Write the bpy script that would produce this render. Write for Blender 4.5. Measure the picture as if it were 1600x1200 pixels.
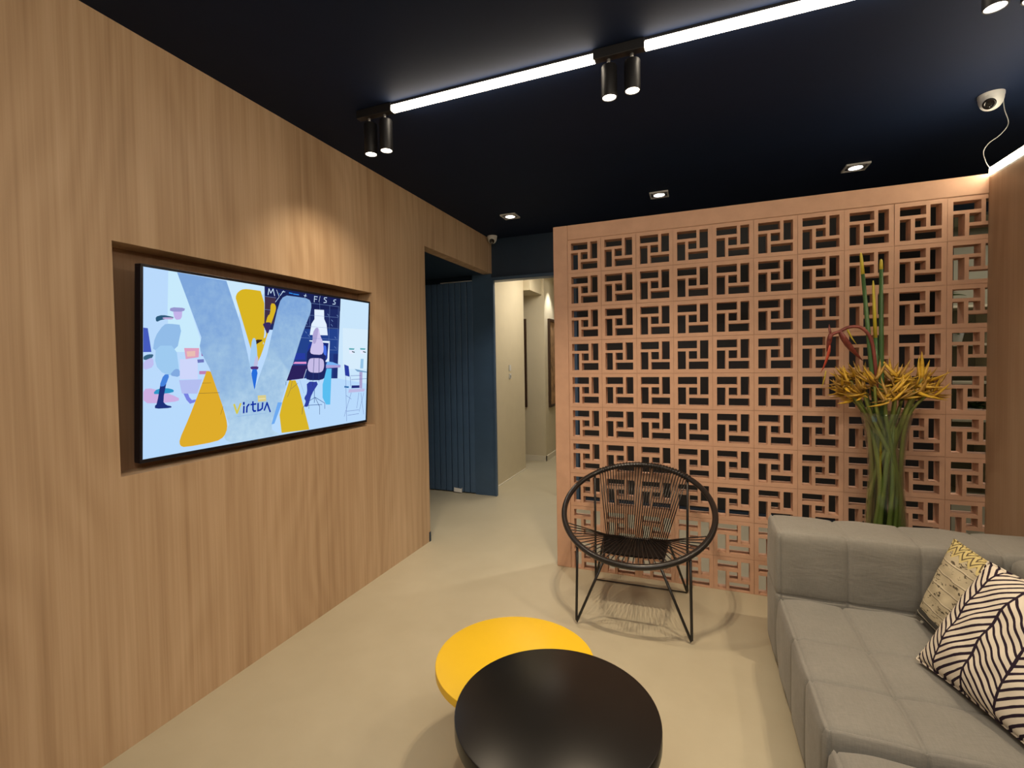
import bpy, bmesh, math, random
from mathutils import Vector, Matrix
PI = math.pi
scene = bpy.context.scene
for o in list(bpy.data.objects): bpy.data.objects.remove(o)
COL = scene.collection

# ------------------------------------------------------------------ camera, world, lamps, exposure
YAW, PITCH, ROLL = -0.3821, 0.0288, -0.0167
cp, sp = math.cos(PITCH), math.sin(PITCH)
fw = Vector((math.sin(YAW)*cp, math.cos(YAW)*cp, -sp))
rt = Vector((math.cos(YAW), -math.sin(YAW), 0.0))
up = rt.cross(fw)
R2 = rt*math.cos(ROLL) + up*math.sin(ROLL)
U2 = -rt*math.sin(ROLL) + up*math.cos(ROLL)
cam_data = bpy.data.cameras.new('camera')
cam = bpy.data.objects.new('camera', cam_data); COL.objects.link(cam)
cam.matrix_world = Matrix(((R2.x, U2.x, -fw.x, 1.9611), (R2.y, U2.y, -fw.y, 0.0), (R2.z, U2.z, -fw.z, 1.4155), (0, 0, 0, 1)))
cam_data.sensor_fit = 'HORIZONTAL'; cam_data.sensor_width = 36.0
cam_data.lens = 751.266/1600*36.0
cam_data.shift_x = 14.37/1600; cam_data.shift_y = -13.74/1600
cam_data.clip_start = 0.03
scene.camera = cam

world = bpy.data.worlds.new('world'); scene.world = world; world.use_nodes = True
world.node_tree.nodes['Background'].inputs['Color'].default_value = (0.6, 0.7, 0.9, 1)
world.node_tree.nodes['Background'].inputs['Strength'].default_value = 0.02

WARM = (1.0, 0.80, 0.56)
COOL = (1.0, 0.90, 0.76)
LED_STRENGTH = 16.0
COVE_STRENGTH = 34.0

def lamp(kind, name, loc, energy, color, target=None, **kw):
    d = bpy.data.lights.new(name, kind); d.energy = energy; d.color = color
    for k, v in kw.items(): setattr(d, k, v)
    o = bpy.data.objects.new(name, d); COL.objects.link(o); o.location = loc
    if target is not None:
        o.rotation_euler = (Vector(target)-Vector(loc)).to_track_quat('-Z', 'Y').to_euler()
    return o

# unseen area fill added for ambient, standing in for ceiling lights behind the camera
lamp('AREA', 'ceiling_fill', (2.1, -0.35, 2.64), 60, COOL, (1.7, 0.3, 0), shape='RECTANGLE', size=1.8, size_y=0.7)
# spotlights on the track (their housings are modelled below)
SPOTS = [(0.453, 2.03), (0.545, 2.03), (1.637, 2.03), (1.729, 2.03), (2.846, 2.03), (2.94, 2.03)]
SPOT_TARGETS = [(0.0, 2.25, 0.9), (0.75, 2.3, 0), (1.66, 2.35, 0), (1.72, 2.4, 0), (2.84, 2.1, 0.4), (2.93, 1.7, 0.4)]
SPOT_Z = [2.464, 2.466, 2.488, 2.496, 2.508, 2.508]
SPOT_W = [22, 38, 44, 44, 34, 34]
for (x, y), t, w, z in zip(SPOTS, SPOT_TARGETS, SPOT_W, SPOT_Z):
    lamp('SPOT', 'spot_beam', (x, y, z-0.009), w, WARM, t, spot_size=math.radians(112), spot_blend=1.0, shadow_soft_size=0.009)
# recessed downlights behind the screen
DOWN = [(0.47, 3.943), (1.706, 3.913), (2.959, 3.907)]
for x, y in DOWN:
    lamp('SPOT', 'downlight_beam', (x, y, 2.66), 58, COOL, (x, y, 0), spot_size=math.radians(95), spot_blend=0.8, shadow_soft_size=0.03)
# lamps of the corridor and of the bright room at the far right
lamp('AREA', 'corridor_lighting', (0.58, 5.55, 2.58), 34, COOL, (0.42, 5.75, 0), shape='RECTANGLE', size=0.5, size_y=1.8)
lamp('SPOT', 'corridor_beam', (0.16, 6.66, 2.56), 30, (1, .95, .86), (0.06, 6.75, 0), spot_size=math.radians(80), spot_blend=0.7, shadow_soft_size=0.03)
lamp('AREA', 'side_room_lighting', (4.6, 5.3, 2.64), 11, COOL, (4.6, 5.3, 0), shape='RECTANGLE', size=1.0, size_y=0.8)

scene.view_settings.view_transform = 'Standard'
scene.view_settings.look = 'None'
scene.view_settings.gamma = 1.0
scene.view_settings.exposure = 0.0
scene.view_settings.use_curve_mapping = False
scene.cycles.use_denoising = True
scene.cycles.max_bounces = 8
scene.cycles.diffuse_bounces = 4
scene.cycles.transparent_max_bounces = 24
scene.cycles.sample_clamp_indirect = 6.0
scene.cycles.caustics_reflective = False
scene.cycles.caustics_refractive = False
random.seed(7)

# ------------------------------------------------------------------ helpers
def origin(o):
    v = Vector((0, 0, 0))
    while o is not None: v += o.location; o = o.parent
    return v

def mesh_obj(name, verts, faces, mat, parent=None, smooth=False, mats=None, mi=None, local=False):
    """links ONE mesh object; verts are in room coordinates unless local"""
    off = origin(parent) if (parent is not None and not local) else Vector((0, 0, 0))
    me = bpy.data.meshes.new(name)
    me.from_pydata([(v[0]-off.x, v[1]-off.y, v[2]-off.z) for v in verts], [], faces)
    for m in (mats or [mat]): me.materials.append(m)
    if mi: me.polygons.foreach_set('material_index', mi)
    if smooth: me.polygons.foreach_set('use_smooth', [True]*len(me.polygons))
    me.update()
    o = bpy.data.objects.new(name, me); COL.objects.link(o)
    if parent is not None: o.parent = parent
    return o

def tag(o, label=None, cat=None, group=None, kind=None):
    if label: o['label'] = label
    if cat: o['category'] = cat
    if group: o['group'] = group
    if kind: o['kind'] = kind
    return o

def thing(name, label, cat, loc=(0, 0, 0), group=None):
    o = bpy.data.objects.new(name, None); COL.objects.link(o); o.location = loc; o.empty_display_size = 0.1
    return tag(o, label, cat, group)

def copy_tree(o, parent=None):
    c = o.copy(); COL.objects.link(c)
    if parent is not None: c.parent = parent
    for ch in list(o.children): copy_tree(ch, c)
    return c

class MB:
    def __init__(s): s.v = []; s.f = []; s.m = []
    def add(s, v, f, m=0):
        b = len(s.v); s.v += [tuple(x) for x in v]; s.f += [tuple(i+b for i in q) for q in f]; s.m += [m]*len(f)
    def box(s, x0, x1, y0, y1, z0, z1, m=0, b=0.0):
        if b <= 0:
            s.add([(x0,y0,z0),(x1,y0,z0),(x1,y1,z0),(x0,y1,z0),(x0,y0,z1),(x1,y0,z1),(x1,y1,z1),(x0,y1,z1)],
                  [(0,3,2,1),(4,5,6,7),(0,1,5,4),(1,2,6,5),(2,3,7,6),(3,0,4,7)], m)
        else:
            bm = bmesh.new(); bmesh.ops.create_cube(bm, size=1)
            for v in bm.verts: v.co = Vector(((x0+x1)/2+v.co.x*(x1-x0), (y0+y1)/2+v.co.y*(y1-y0), (z0+z1)/2+v.co.z*(z1-z0)))
            bmesh.ops.bevel(bm, geom=bm.edges[:], offset=b, segments=2, affect='EDGES', profile=0.5)
            bm.verts.index_update(); s.add([v.co[:] for v in bm.verts], [[v.index for v in f.verts] for f in bm.faces], m); bm.free()
    def tube(s, pts, r, n=10, closed=False, m=0, caps=True, up=None):
        pts = [Vector(p) for p in pts]; k = len(pts); rs = r if isinstance(r, (list, tuple)) else [r]*k
        rings = []; prev = None
        for i in range(k):
            if closed: t = pts[(i+1) % k]-pts[i-1]
            else: t = pts[min(i+1, k-1)]-pts[max(i-1, 0)]
            t.normalize()
            if prev is None:
                a = Vector((0, 0, 1)) if abs(t.z) < 0.9 else Vector((1, 0, 0))
                nrm = (a-t*a.dot(t)).normalized()
            else: nrm = (prev-t*prev.dot(t)).normalized()
            prev = nrm; bn = t.cross(nrm)
            rings.append([pts[i]+(nrm*math.cos(2*PI*j/n)+bn*math.sin(2*PI*j/n))*rs[i] for j in range(n)])
        v = [p for q in rings for p in q]; f = []
        for i in range(k if closed else k-1):
            a, b = i*n, ((i+1) % k)*n
            for j in range(n): f.append((a+j, a+(j+1) % n, b+(j+1) % n, b+j))
        if caps and not closed: f += [tuple(range(n-1, -1, -1)), tuple((k-1)*n+j for j in range(n))]
        s.add(v, f, m)
    def lathe(s, prof, cx, cy, n=40, m=0, cap0=False, cap1=False, axis=None):
        v = []; f = []
        for r, z in prof: v += [(cx+r*math.cos(2*PI*j/n), cy+r*math.sin(2*PI*j/n), z) for j in range(n)]
        for i in range(len(prof)-1):
            for j in range(n): f.append((i*n+j, i*n+(j+1) % n, (i+1)*n+(j+1) % n, (i+1)*n+j))
        if cap0: f.append(tuple(range(n-1, -1, -1)))
        if cap1: f.append(tuple((len(prof)-1)*n+j for j in range(n)))
        s.add(v, f, m)
    def build(s, name, mat, parent=None, smooth=False, mats=None, local=False):
        o = mesh_obj(name, s.v, s.f, mat, parent, smooth, mats, s.m if mats else None, local)
        return o

def box_obj(name, x0, x1, y0, y1, z0, z1, mat, parent=None, b=0.0):
    m = MB(); m.box(x0, x1, y0, y1, z0, z1, 0, b); return m.build(name, mat, parent)

def auto_smooth(o, deg=35):
    me = o.data; bm = bmesh.new(); bm.from_mesh(me)
    for f in bm.faces: f.smooth = True
    for e in bm.edges:
        e.smooth = len(e.link_faces) == 2 and e.calc_face_angle(0) < math.radians(deg)
    bm.to_mesh(me); bm.free()

# ------------------------------------------------------------------ materials
class NX:
    """tiny expression layer over shader nodes"""
    def __init__(s, nt, sock): s.nt, s.s = nt, sock
    def op(s, o, b=None, c=None):
        n = s.nt.nodes.new('ShaderNodeMath'); n.operation = o; s.nt.links.new(s.s, n.inputs[0])
        for i, x in ((1, b), (2, c)):
            if x is None: continue
            if isinstance(x, NX): s.nt.links.new(x.s, n.inputs[i])
            else: n.inputs[i].default_value = x
        return NX(s.nt, n.outputs[0])
    def __add__(s, b): return s.op('ADD', b)
    def __sub__(s, b): return s.op('SUBTRACT', b)
    def __mul__(s, b): return s.op('MULTIPLY', b)
    def __truediv__(s, b): return s.op('DIVIDE', b)
    def lt(s, b): return s.op('LESS_THAN', b)
    def gt(s, b): return s.op('GREATER_THAN', b)
    def abs(s): return s.op('ABSOLUTE')
    def fract(s): return s.op('FRACT')
    def sin(s): return s.op('SINE')
    def mx(s, b): return s.op('MAXIMUM', b)
    def mn(s, b): return s.op('MINIMUM', b)
    def pingpong(s, b): return s.op('PINGPONG', b)

def new_mat(name, rough=0.5, base=(0.5, 0.5, 0.5), metal=0.0, spec=None, coat=0.0):
    m = bpy.data.materials.new(name); m.use_nodes = True
    b = m.node_tree.nodes['Principled BSDF']
    b.inputs['Base Color'].default_value = (*base, 1); b.inputs['Roughness'].default_value = rough; b.inputs['Metallic'].default_value = metal
    if spec is not None: b.inputs['Specular IOR Level'].default_value = spec
    if coat: b.inputs['Coat Weight'].default_value = coat; b.inputs['Coat Roughness'].default_value = 0.15
    return m, m.node_tree, b

def coords(nt, kind='Object', scale=(1, 1, 1), rot=(0, 0, 0)):
    t = nt.nodes.new('ShaderNodeTexCoord'); mp = nt.nodes.new('ShaderNodeMapping')
    mp.inputs['Scale'].default_value = scale; mp.inputs['Rotation'].default_value = rot
    nt.links.new(t.outputs[kind], mp.inputs['Vector']); return mp.outputs['Vector']

def noise(nt, vec, scale=1.0, detail=4.0, rough=0.55, dist=0.0):
    n = nt.nodes.new('ShaderNodeTexNoise'); nt.links.new(vec, n.inputs['Vector'])
    n.inputs['Scale'].default_value = scale; n.inputs['Detail'].default_value = detail
    n.inputs['Roughness'].default_value = rough; n.inputs['Distortion'].default_value = dist
    return NX(nt, n.outputs['Fac'])

def xyz(nt, vec):
    n = nt.nodes.new('ShaderNodeSeparateXYZ'); nt.links.new(vec, n.inputs[0])
    return [NX(nt, n.outputs[i]) for i in range(3)]

def ramp(nt, fac, stops):
    n = nt.nodes.new('ShaderNodeValToRGB'); nt.links.new(fac.s, n.inputs['Fac'])
    e = n.color_ramp.elements
    while len(e) < len(stops): e.new(0.5)
    for i, (p, c) in enumerate(stops): e[i].position = p; e[i].color = (*c, 1)
    return n.outputs['Color']

def mix(nt, fac, a, b):
    n = nt.nodes.new('ShaderNodeMix'); n.data_type = 'RGBA'
    if isinstance(fac, NX): nt.links.new(fac.s, n.inputs['Factor'])
    else: n.inputs['Factor'].default_value = fac
    for k, x in (('A', a), ('B', b)):
        i = [q for q in n.inputs if q.name == k and q.type == 'RGBA'][0]
        if isinstance(x, tuple): i.default_value = (*x, 1)
        else: nt.links.new(x, i)
    return [q for q in n.outputs if q.type == 'RGBA'][0]

def bump(nt, b, h, strength=0.2, dist=0.01):
    n = nt.nodes.new('ShaderNodeBump'); nt.links.new(h.s, n.inputs['Height'])
    n.inputs['Strength'].default_value = strength; n.inputs['Distance'].default_value = dist
    nt.links.new(n.outputs['Normal'], b.inputs['Normal'])

def plain(name, col, rough=0.5, metal=0.0, var=0.08, scale=6.0, bmp=0.0, spec=None, coat=0.0):
    m, nt, b = new_mat(name, rough, col, metal, spec, coat)
    f = noise(nt, coords(nt), scale, 4)
    lo = tuple(c*(1-var) for c in col); hi = tuple(min(1, c*(1+var)) for c in col)
    nt.links.new(ramp(nt, f, [(0.3, lo), (0.7, hi)]), b.inputs['Base Color'])
    if bmp: bump(nt, b, noise(nt, coords(nt), scale*14, 3), bmp, 0.003)
    return m

def emit(name, col, strength):
    m = bpy.data.materials.new(name); m.use_nodes = True; nt = m.node_tree; nt.nodes.clear()
    e = nt.nodes.new('ShaderNodeEmission'); e.inputs['Color'].default_value = (*col, 1); e.inputs['Strength'].default_value = strength
    o = nt.nodes.new('ShaderNodeOutputMaterial'); nt.links.new(e.outputs[0], o.inputs['Surface']); return m

def lin(c): return tuple((x/255/12.92 if x/255 <= 0.04045 else ((x/255+0.055)/1.055)**2.4) for x in c)

def wood(name, lo, mid, hi, rough=0.45):
    m, nt, b = new_mat(name, rough, mid, 0, 0.35)
    broad = noise(nt, coords(nt, scale=(2.6, 2.6, 0.12)), 1.0, 3, 0.5, 0.4)
    streak = noise(nt, coords(nt, scale=(19, 19, 0.35)), 1.0, 5, 0.62, 0.6)
    fine = noise(nt, coords(nt, scale=(75, 75, 1.0)), 1.0, 3, 0.6, 0.3)
    v = coords(nt); x, y, z = xyz(nt, v)
    warp = noise(nt, coords(nt, scale=(1.4, 1.4, 0.45)), 1.0, 2, 0.5)
    rings = ((x*9.0+y*9.0+warp*11.0)*6.283).sin()*0.5+0.5
    f = broad*0.36+streak*0.38+fine*0.22+rings*0.05
    c = ramp(nt, f, [(0.34, lo), (0.50, mid), (0.66, hi)])
    nt.links.new(c, b.inputs['Base Color'])
    bump(nt, b, fine, 0.06, 0.002)
    return m

M = {}
M['wood'] = wood('oak_laminate', (0.375, 0.245, 0.145), (0.515, 0.358, 0.226), (0.63, 0.462, 0.31))
M['wood_niche_shaded'] = wood('oak_laminate_shaded', (0.20, 0.115, 0.065), (0.27, 0.165, 0.10), (0.33, 0.21, 0.135))  # the wall's oak laminate, darkened so the niche's shade is in the colour
M['wood_dark'] = wood('walnut_laminate', (0.32, 0.21, 0.13), (0.41, 0.28, 0.18), (0.48, 0.345, 0.23))
def floor_mat():
    m, nt, b = new_mat('burnt_cement', 0.4, (0.5, 0.45, 0.35), 0, 0.4)
    a = noise(nt, coords(nt), 1.1, 5, 0.6); c = noise(nt, coords(nt), 7, 5, 0.6)
    nt.links.new(ramp(nt, a*0.7+c*0.3, [(0.32, (0.455, 0.405, 0.290)), (0.68, (0.53, 0.478, 0.352))]), b.inputs['Base Color'])
    nt.links.new((c*0.25+0.28).s, b.inputs['Roughness'])
    return m
M['floor'] = floor_mat()
M['ceiling'] = plain('navy_ceiling_paint', (0.0055, 0.0130, 0.040), 0.75, var=0.05, spec=0.18)
M['navy'] = plain('navy_wall_paint', (0.012, 0.030, 0.062), 0.5, var=0.06)
M['dark_panel'] = plain('dark_panel_paint', (0.014, 0.0135, 0.016), 0.5, var=0.06)
M['navy_jamb'] = plain('navy_jamb_paint', (0.056, 0.108, 0.195), 0.42, var=0.06)
M['navy_door'] = plain('navy_plank_paint', (0.072, 0.135, 0.245), 0.36, var=0.08)
M['cream'] = plain('cream_wall_paint', (0.62, 0.56, 0.42), 0.7, var=0.02)
M['white_trim'] = plain('white_trim_paint', (0.72, 0.68, 0.58), 0.4, var=0.02)
M['side_wall'] = plain('grey_beige_paint', (0.30, 0.29, 0.22), 0.7, var=0.05)
M['terracotta'] = plain('terracotta_paint', (0.56, 0.335, 0.225), 0.62, var=0.07, scale=9, bmp=0.12)
M['mortar'] = plain('terracotta_mortar', (0.47, 0.275, 0.18), 0.75, var=0.1, scale=20)
M['black_metal'] = plain('black_powder_coat', (0.012, 0.011, 0.011), 0.38, var=0.1)
M['black_cord'] = plain('black_pvc_cord', (0.014, 0.012, 0.012), 0.30, var=0.1)
M['track_black'] = plain('black_track_paint', (0.010, 0.010, 0.012), 0.5)
M['table_black'] = plain('black_lacquer', (0.0095, 0.0085, 0.008), 0.30, var=0.25, scale=3, spec=0.35)
M['table_yellow'] = plain('yellow_lacquer', (0.87, 0.555, 0.02), 0.35, var=0.03, scale=3)
M['white_plastic'] = plain('white_plastic', (0.62, 0.64, 0.66), 0.35, var=0.02)
M['dark_glass'] = plain('dark_glass', (0.004, 0.004, 0.005), 0.08, var=0.05)
M['wire'] = plain('grey_cable', (0.30, 0.30, 0.31), 0.5)
M['paper'] = plain('white_paper', (0.75, 0.75, 0.74), 0.8)
M['bezel'] = plain('tv_bezel', (0.006, 0.007, 0.014), 0.3)
M['frame_brown'] = plain('brown_picture_frame', (0.045, 0.022, 0.012), 0.4)
M['canvas'] = plain('painted_canvas', (0.34, 0.20, 0.10), 0.8, var=0.5, scale=9)
M['led'] = emit('led_diffuser', (1.0, 0.86, 0.66), LED_STRENGTH)
M['cove'] = emit('cove_led', (1.0, 0.83, 0.58), COVE_STRENGTH)
M['lens'] = emit('lamp_lens', (1.0, 0.88, 0.70), 14.0)
M['downlens'] = emit('downlight_lens', (1.0, 0.92, 0.86), 8.0)
M['alu'] = plain('grey_aluminium', (0.42, 0.42, 0.42), 0.35, metal=0.6)

def sofa_mat():
    m, nt, b = new_mat('grey_sofa_fabric', 0.9, (0.2, 0.19, 0.17), 0, 0.2)
    v = coords(nt)
    a = noise(nt, coords(nt, scale=(1, 1, 1)), 2.2, 4, 0.6); w1 = noise(nt, coords(nt, scale=(40, 420, 420)), 1, 2); w2 = noise(nt, coords(nt, scale=(420, 40, 40)), 1, 2)
    f = a*0.45+w1*0.3+w2*0.25
    nt.links.new(ramp(nt, f, [(0.34, (0.185, 0.178, 0.160)), (0.66, (0.265, 0.255, 0.230))]), b.inputs['Base Color'])
    b.inputs['Sheen Weight'].default_value = 0.15
    wr = noise(nt, coords(nt, scale=(3, 3, 9)), 1.6, 3, 0.5, 0.8)
    bump(nt, b, wr*0.8+(w1+w2)*0.05, 0.35, 0.012)
    return m
M['sofa'] = sofa_mat()

def stem_mat(name, lo, hi, rough=0.45):
    m, nt, b = new_mat(name, rough, lo)
    f = noise(nt, coords(nt, scale=(30, 30, 3)), 1.0, 3)
    nt.links.new(ramp(nt, f, [(0.3, lo), (0.7, hi)]), b.inputs['Base Color']); return m
M['stem'] = stem_mat('green_stem', (0.10, 0.14, 0.025), (0.26, 0.29, 0.07))
M['stalk'] = stem_mat('deep_green_stalk', (0.03, 0.085, 0.022), (0.075, 0.16, 0.05))
M['tip'] = stem_mat('yellow_stalk_tip', (0.45, 0.36, 0.02), (0.60, 0.50, 0.06))
M['bract'] = stem_mat('yellow_bract', (0.40, 0.23, 0.02), (0.72, 0.46, 0.045))
M['bract_brown'] = stem_mat('brown_yellow_bract', (0.20, 0.11, 0.02), (0.46, 0.27, 0.045))
M['red_bract'] = stem_mat('dark_red_bract', (0.13, 0.025, 0.022), (0.26, 0.06, 0.045))
M['red_tip'] = stem_mat('bright_red_bract', (0.42, 0.05, 0.03), (0.55, 0.10, 0.05))
M['leaf'] = stem_mat('leaf_green', (0.03, 0.07, 0.015), (0.09, 0.15, 0.04))

def glass_mat():
    m = bpy.data.materials.new('clear_vase_glass'); m.use_nodes = True; nt = m.node_tree; nt.nodes.clear()
    g = nt.nodes.new('ShaderNodeBsdfGlossy'); g.inputs['Roughness'].default_value = 0.03; g.inputs['Color'].default_value = (1, 1, 1, 1)
    t = nt.nodes.new('ShaderNodeBsdfTransparent'); t.inputs['Color'].default_value = (0.83, 0.89, 0.86, 1)
    lw = nt.nodes.new('ShaderNodeLayerWeight'); lw.inputs['Blend'].default_value = 0.5
    fr = (NX(nt, lw.outputs['Facing']).op('POWER', 2.0))*0.5+0.06
    mx = nt.nodes.new('ShaderNodeMixShader'); o = nt.nodes.new('ShaderNodeOutputMaterial')
    nt.links.new(fr.s, mx.inputs[0]); nt.links.new(t.outputs[0], mx.inputs[1]); nt.links.new(g.outputs[0], mx.inputs[2]); nt.links.new(mx.outputs[0], o.inputs['Surface'])
    return m
M['glass'] = glass_mat()

def chevron_mat():
    m, nt, b = new_mat('black_white_chevron_cloth', 0.9, (0.7, 0.68, 0.62), 0, 0.1)
    v = coords(nt); x, y, z = xyz(nt, v)
    wob = noise(nt, coords(nt), 7.0, 2)*0.005
    cw = 0.108
    u = (x+0.225+cw-0.08+0.0)/cw
    col = u.pingpong(1.0)                     # 0..1..0 : zigzag between column borders
    s = ((y+wob)+col*0.099)/0.0262
    fr = s.fract()
    thick = noise(nt, coords(nt), 22.0, 2)*0.22+0.26
    stripe = fr.lt(thick)
    edge = ((u.fract()-0.5).abs()).gt(0.465)
    dark = stripe.mx(edge)
    nt.links.new(mix(nt, dark, (0.70, 0.64, 0.54), (0.028, 0.018, 0.030)), b.inputs['Base Color'])
    bump(nt, b, noise(nt, coords(nt), 14, 3)+noise(nt, coords(nt), 300, 2)*0.1, 0.3, 0.01)
    return m
M['chevron'] = chevron_mat()

def ethnic_mat():
    m, nt, b = new_mat('beige_patterned_cloth', 0.9, (0.5, 0.45, 0.32), 0, 0.1)
    v = coords(nt); x, y, z = xyz(nt, v)     # y up in cushion space, top edge y = +0.17
    n1 = noise(nt, coords(nt, scale=(20, 60, 20)), 1.0, 3, 0.6, 1.2)
    base = mix(nt, n1.gt(0.60), (0.50, 0.44, 0.31), (0.10, 0.085, 0.06))
    lines = ((y*22.0).fract()-0.5).abs().gt(0.455)
    base = mix(nt, lines, base, (0.62, 0.56, 0.42))
    thin = (((y+0.004)*22.0).fract()-0.5).abs().gt(0.475)
    base = mix(nt, thin, base, (0.12, 0.10, 0.07))
    tri = (x/0.055).pingpong(0.5)*0.055
    band = y.gt(0.105)
    zz = (((y-0.105)+tri)/0.021).fract().lt(0.34)
    bandc = mix(nt, zz, (0.58, 0.49, 0.22), (0.11, 0.085, 0.05))
    low = (y+tri*0.8).lt(0.13)
    base2 = mix(nt, band*(low.op('SUBTRACT', 1.0).abs()), base, bandc)
    grey = y.lt(-0.125)
    gl = ((y*40.0).fract()).lt(0.12)
    greyc = mix(nt, gl, (0.085, 0.082, 0.075), (0.6, 0.56, 0.46))
    nt.links.new(mix(nt, grey, base2, greyc), b.inputs['Base Color'])
    bump(nt, b, noise(nt, coords(nt), 160, 2), 0.3, 0.004)
    return m
M['ethnic'] = ethnic_mat()

# ================================================================== THE ROOM
H = 2.679; YN = 4.62; YE = 3.284
def struct(name, mb, mat, parent=None):
    o = mb.build(name, mat, parent)
    if parent is None: o['kind'] = 'structure'
    return o

m = MB(); m.box(-2.2, 5.9, -2.4, 8.7, -0.1, 0.0); struct('floor', m, M['floor'])
m = MB(); m.box(-2.2, 5.9, -2.4, YN+0.1, H, H+0.1); struct('ceiling', m, M['ceiling'])
# left wall : wood panelling with the television niche
N0, N1, NZ0, NZ1 = 1.1035, 2.612, 1.0135, 1.8775
m = MB()
m.box(-0.16, 0, -2.4, N0, 0, H); m.box(-0.16, 0, N1, YE, 0, H); m.box(-0.16, 0, N0, N1, 0, NZ0); m.box(-0.16, 0, N0, N1, NZ1, H)
wl = struct('wall_left', m, M['wood'])
box_obj('niche_back', -0.16, -0.113, N0, N1, NZ0, NZ1, M['wood_niche_shaded'], wl)
m = MB(); m.box(-0.10, 0, YE+0.002, YN, 2.326, H); struct('header_panel', m, M['wood'], wl)
m = MB(); m.box(-0.16, 0.002, YE-0.02, YE+0.006, 0.0, 0.075); tag(struct('baseboard_left', m, M['navy']), kind='structure')
m = MB(); m.box(-2.2, -0.165, YE-0.12, YE, 0, H); struct('wall_passage_near', m, M['navy'])
m = MB(); m.box(-2.2, -2.1, YE, YN+0.1, 0, H); struct('wall_passage_left', m, M['navy'])
m = MB(); m.box(-2.1, -0.10, YE, YN, 2.326, 2.40); struct('ceiling_passage', m, M['navy'])
# navy wall at the far end with the doorway
m = MB(); m.box(-2.2, -0.232, YN+0.045, YN+0.12, 0, H); m.box(-0.232, 0.012, YN+0.0, YN+0.10, 2.327, H)
m.box(-0.0085, 0.885, YN+0.0, YN+0.10, 2.2855, 2.327); m.box(0.012, 0.885, YN+0.0, YN+0.10, 2.327, H); m.box(0.885, 0.905, YN, YN+0.10, 0, H); m.box(3.754, 5.9, YN, YN+0.1, 2.45, H)
struct('wall_far', m, M['navy'])
m = MB(); m.box(0.9055, 3.754, YN, YN+0.10, 0, H); struct('wall_far_panel', m, M['dark_panel'])
m = MB(); m.box(-0.228, -0.0085, YN+0.0, YN+0.034, 0, 2.326); struct('trim_2', m, M['navy_jamb'])
t = thing('trim_1', None, None, (0.45, YN, 0)); t['kind'] = 'structure'
box_obj('door_jamb', -0.006, 0.018, YN-0.008, YN+0.034, 0, 2.262, M['navy_jamb'], t, 0.003)
box_obj('door_jamb', 0.862, 0.894, YN-0.012, YN+0.11, 0, 2.262, M['navy_jamb'], t, 0.003)
box_obj('door_head', -0.006, 0.894, YN-0.012, YN+0.11, 2.252, 2.285, M['navy_jamb'], t, 0.003)
m = MB(); m.box(0.90, 3.754, YN-0.012, YN-0.0005, 0, 0.07); struct('baseboard_far', m, M['navy'])
# plank door left of the doorway
d1 = thing('door_1', None, None, (-0.7, YN, 0)); d1['kind'] = 'structure'
pw = 0.0722
plank_me = None
for i in range(14):
    xr = -0.229-i*pw
    if plank_me is None:
        mm = MB(); mm.box(-pw+0.009, -0.0, YN+0.004, YN+0.028, 0.012, 2.268, 0, 0.003)
        pl = mm.build('plank', M['navy_door'], d1); pl.location.x = 0
        for v in pl.data.vertices: v.co.x -= origin(d1).x*-1*0
        plank_me = pl; base_x = pl.location.x
        pl.location.x += xr
    else:
        c = plank_me.copy(); COL.objects.link(c); c.location.x = base_x+xr; c.location.y = random.uniform(-0.0015, 0.0015)
box_obj('door_leaf', -1.26, -0.229, YN+0.026, YN+0.044, 0.012, 2.266, M['navy'], d1)
pp_ = MB(); pp_.add([(-0.485, YN-0.012, 0.012), (-0.385, YN-0.016, 0.010), (-0.385, YN-0.008, 0.062), (-0.40, YN-0.004, 0.045), (-0.485, YN-0.006, 0.055),
                     (-0.485, YN-0.015, 0.011), (-0.385, YN-0.019, 0.009), (-0.385, YN-0.011, 0.062), (-0.40, YN-0.007, 0.045), (-0.485, YN-0.009, 0.055)],
                    [(0, 1, 2, 3, 4), (9, 8, 7, 6, 5), (0, 5, 6, 1), (1, 6, 7, 2), (2, 7, 8, 3), (3, 8, 9, 4), (4, 9, 5, 0)])
tag(pp_.build('paper_scrap', M['paper']), 'small white paper scrap poking out under the navy plank door', 'paper')
box_obj('top_rail', -0.61, -0.232, YN-0.002, YN+0.022, 2.2685, 2.276, M['white_plastic'], d1)['label'] = 'pale rail along the top of the planks'

# corridor behind the doorway
CH = 2.62
m = MB(); m.box(-0.22, -0.12, YN+0.036, 5.94, 0, CH); m.box(-0.9, 0.0, 6.47, 8.6, 0, CH); m.box(-0.9, -0.12, YN+0.05, YN+0.12, 0, CH); m.box(-1.0, -0.9, YN+0.1, 8.6, 0, CH)
m.box(-0.9, -0.03, 5.94, 6.47, 2.335, CH)
struct('wall_corridor_left', m, M['cream'])
m = MB(); m.box(0.95, 1.05, YN+0.10, 8.6, 0, CH); struct('wall_corridor_right', m, M['cream'])
m = MB(); m.box(-1.0, 1.05, 8.5, 8.6, 0, CH); struct('wall_corridor_end', m, M['cream'])
m = MB(); m.box(-1.0, 1.05, YN+0.1, 8.6, CH, CH+0.08); struct('ceiling_corridor', m, M['cream'])
m = MB(); m.box(-0.121, -0.108, YN+0.10, 5.95, 0, 0.012); m.box(-0.9, 0.013, 6.457, 6.4705, 0, 0.075); m.box(0.0, 0.013, 6.457, 8.5, 0, 0.075)
struct('baseboard_corridor', m, M['white_trim'])
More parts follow.
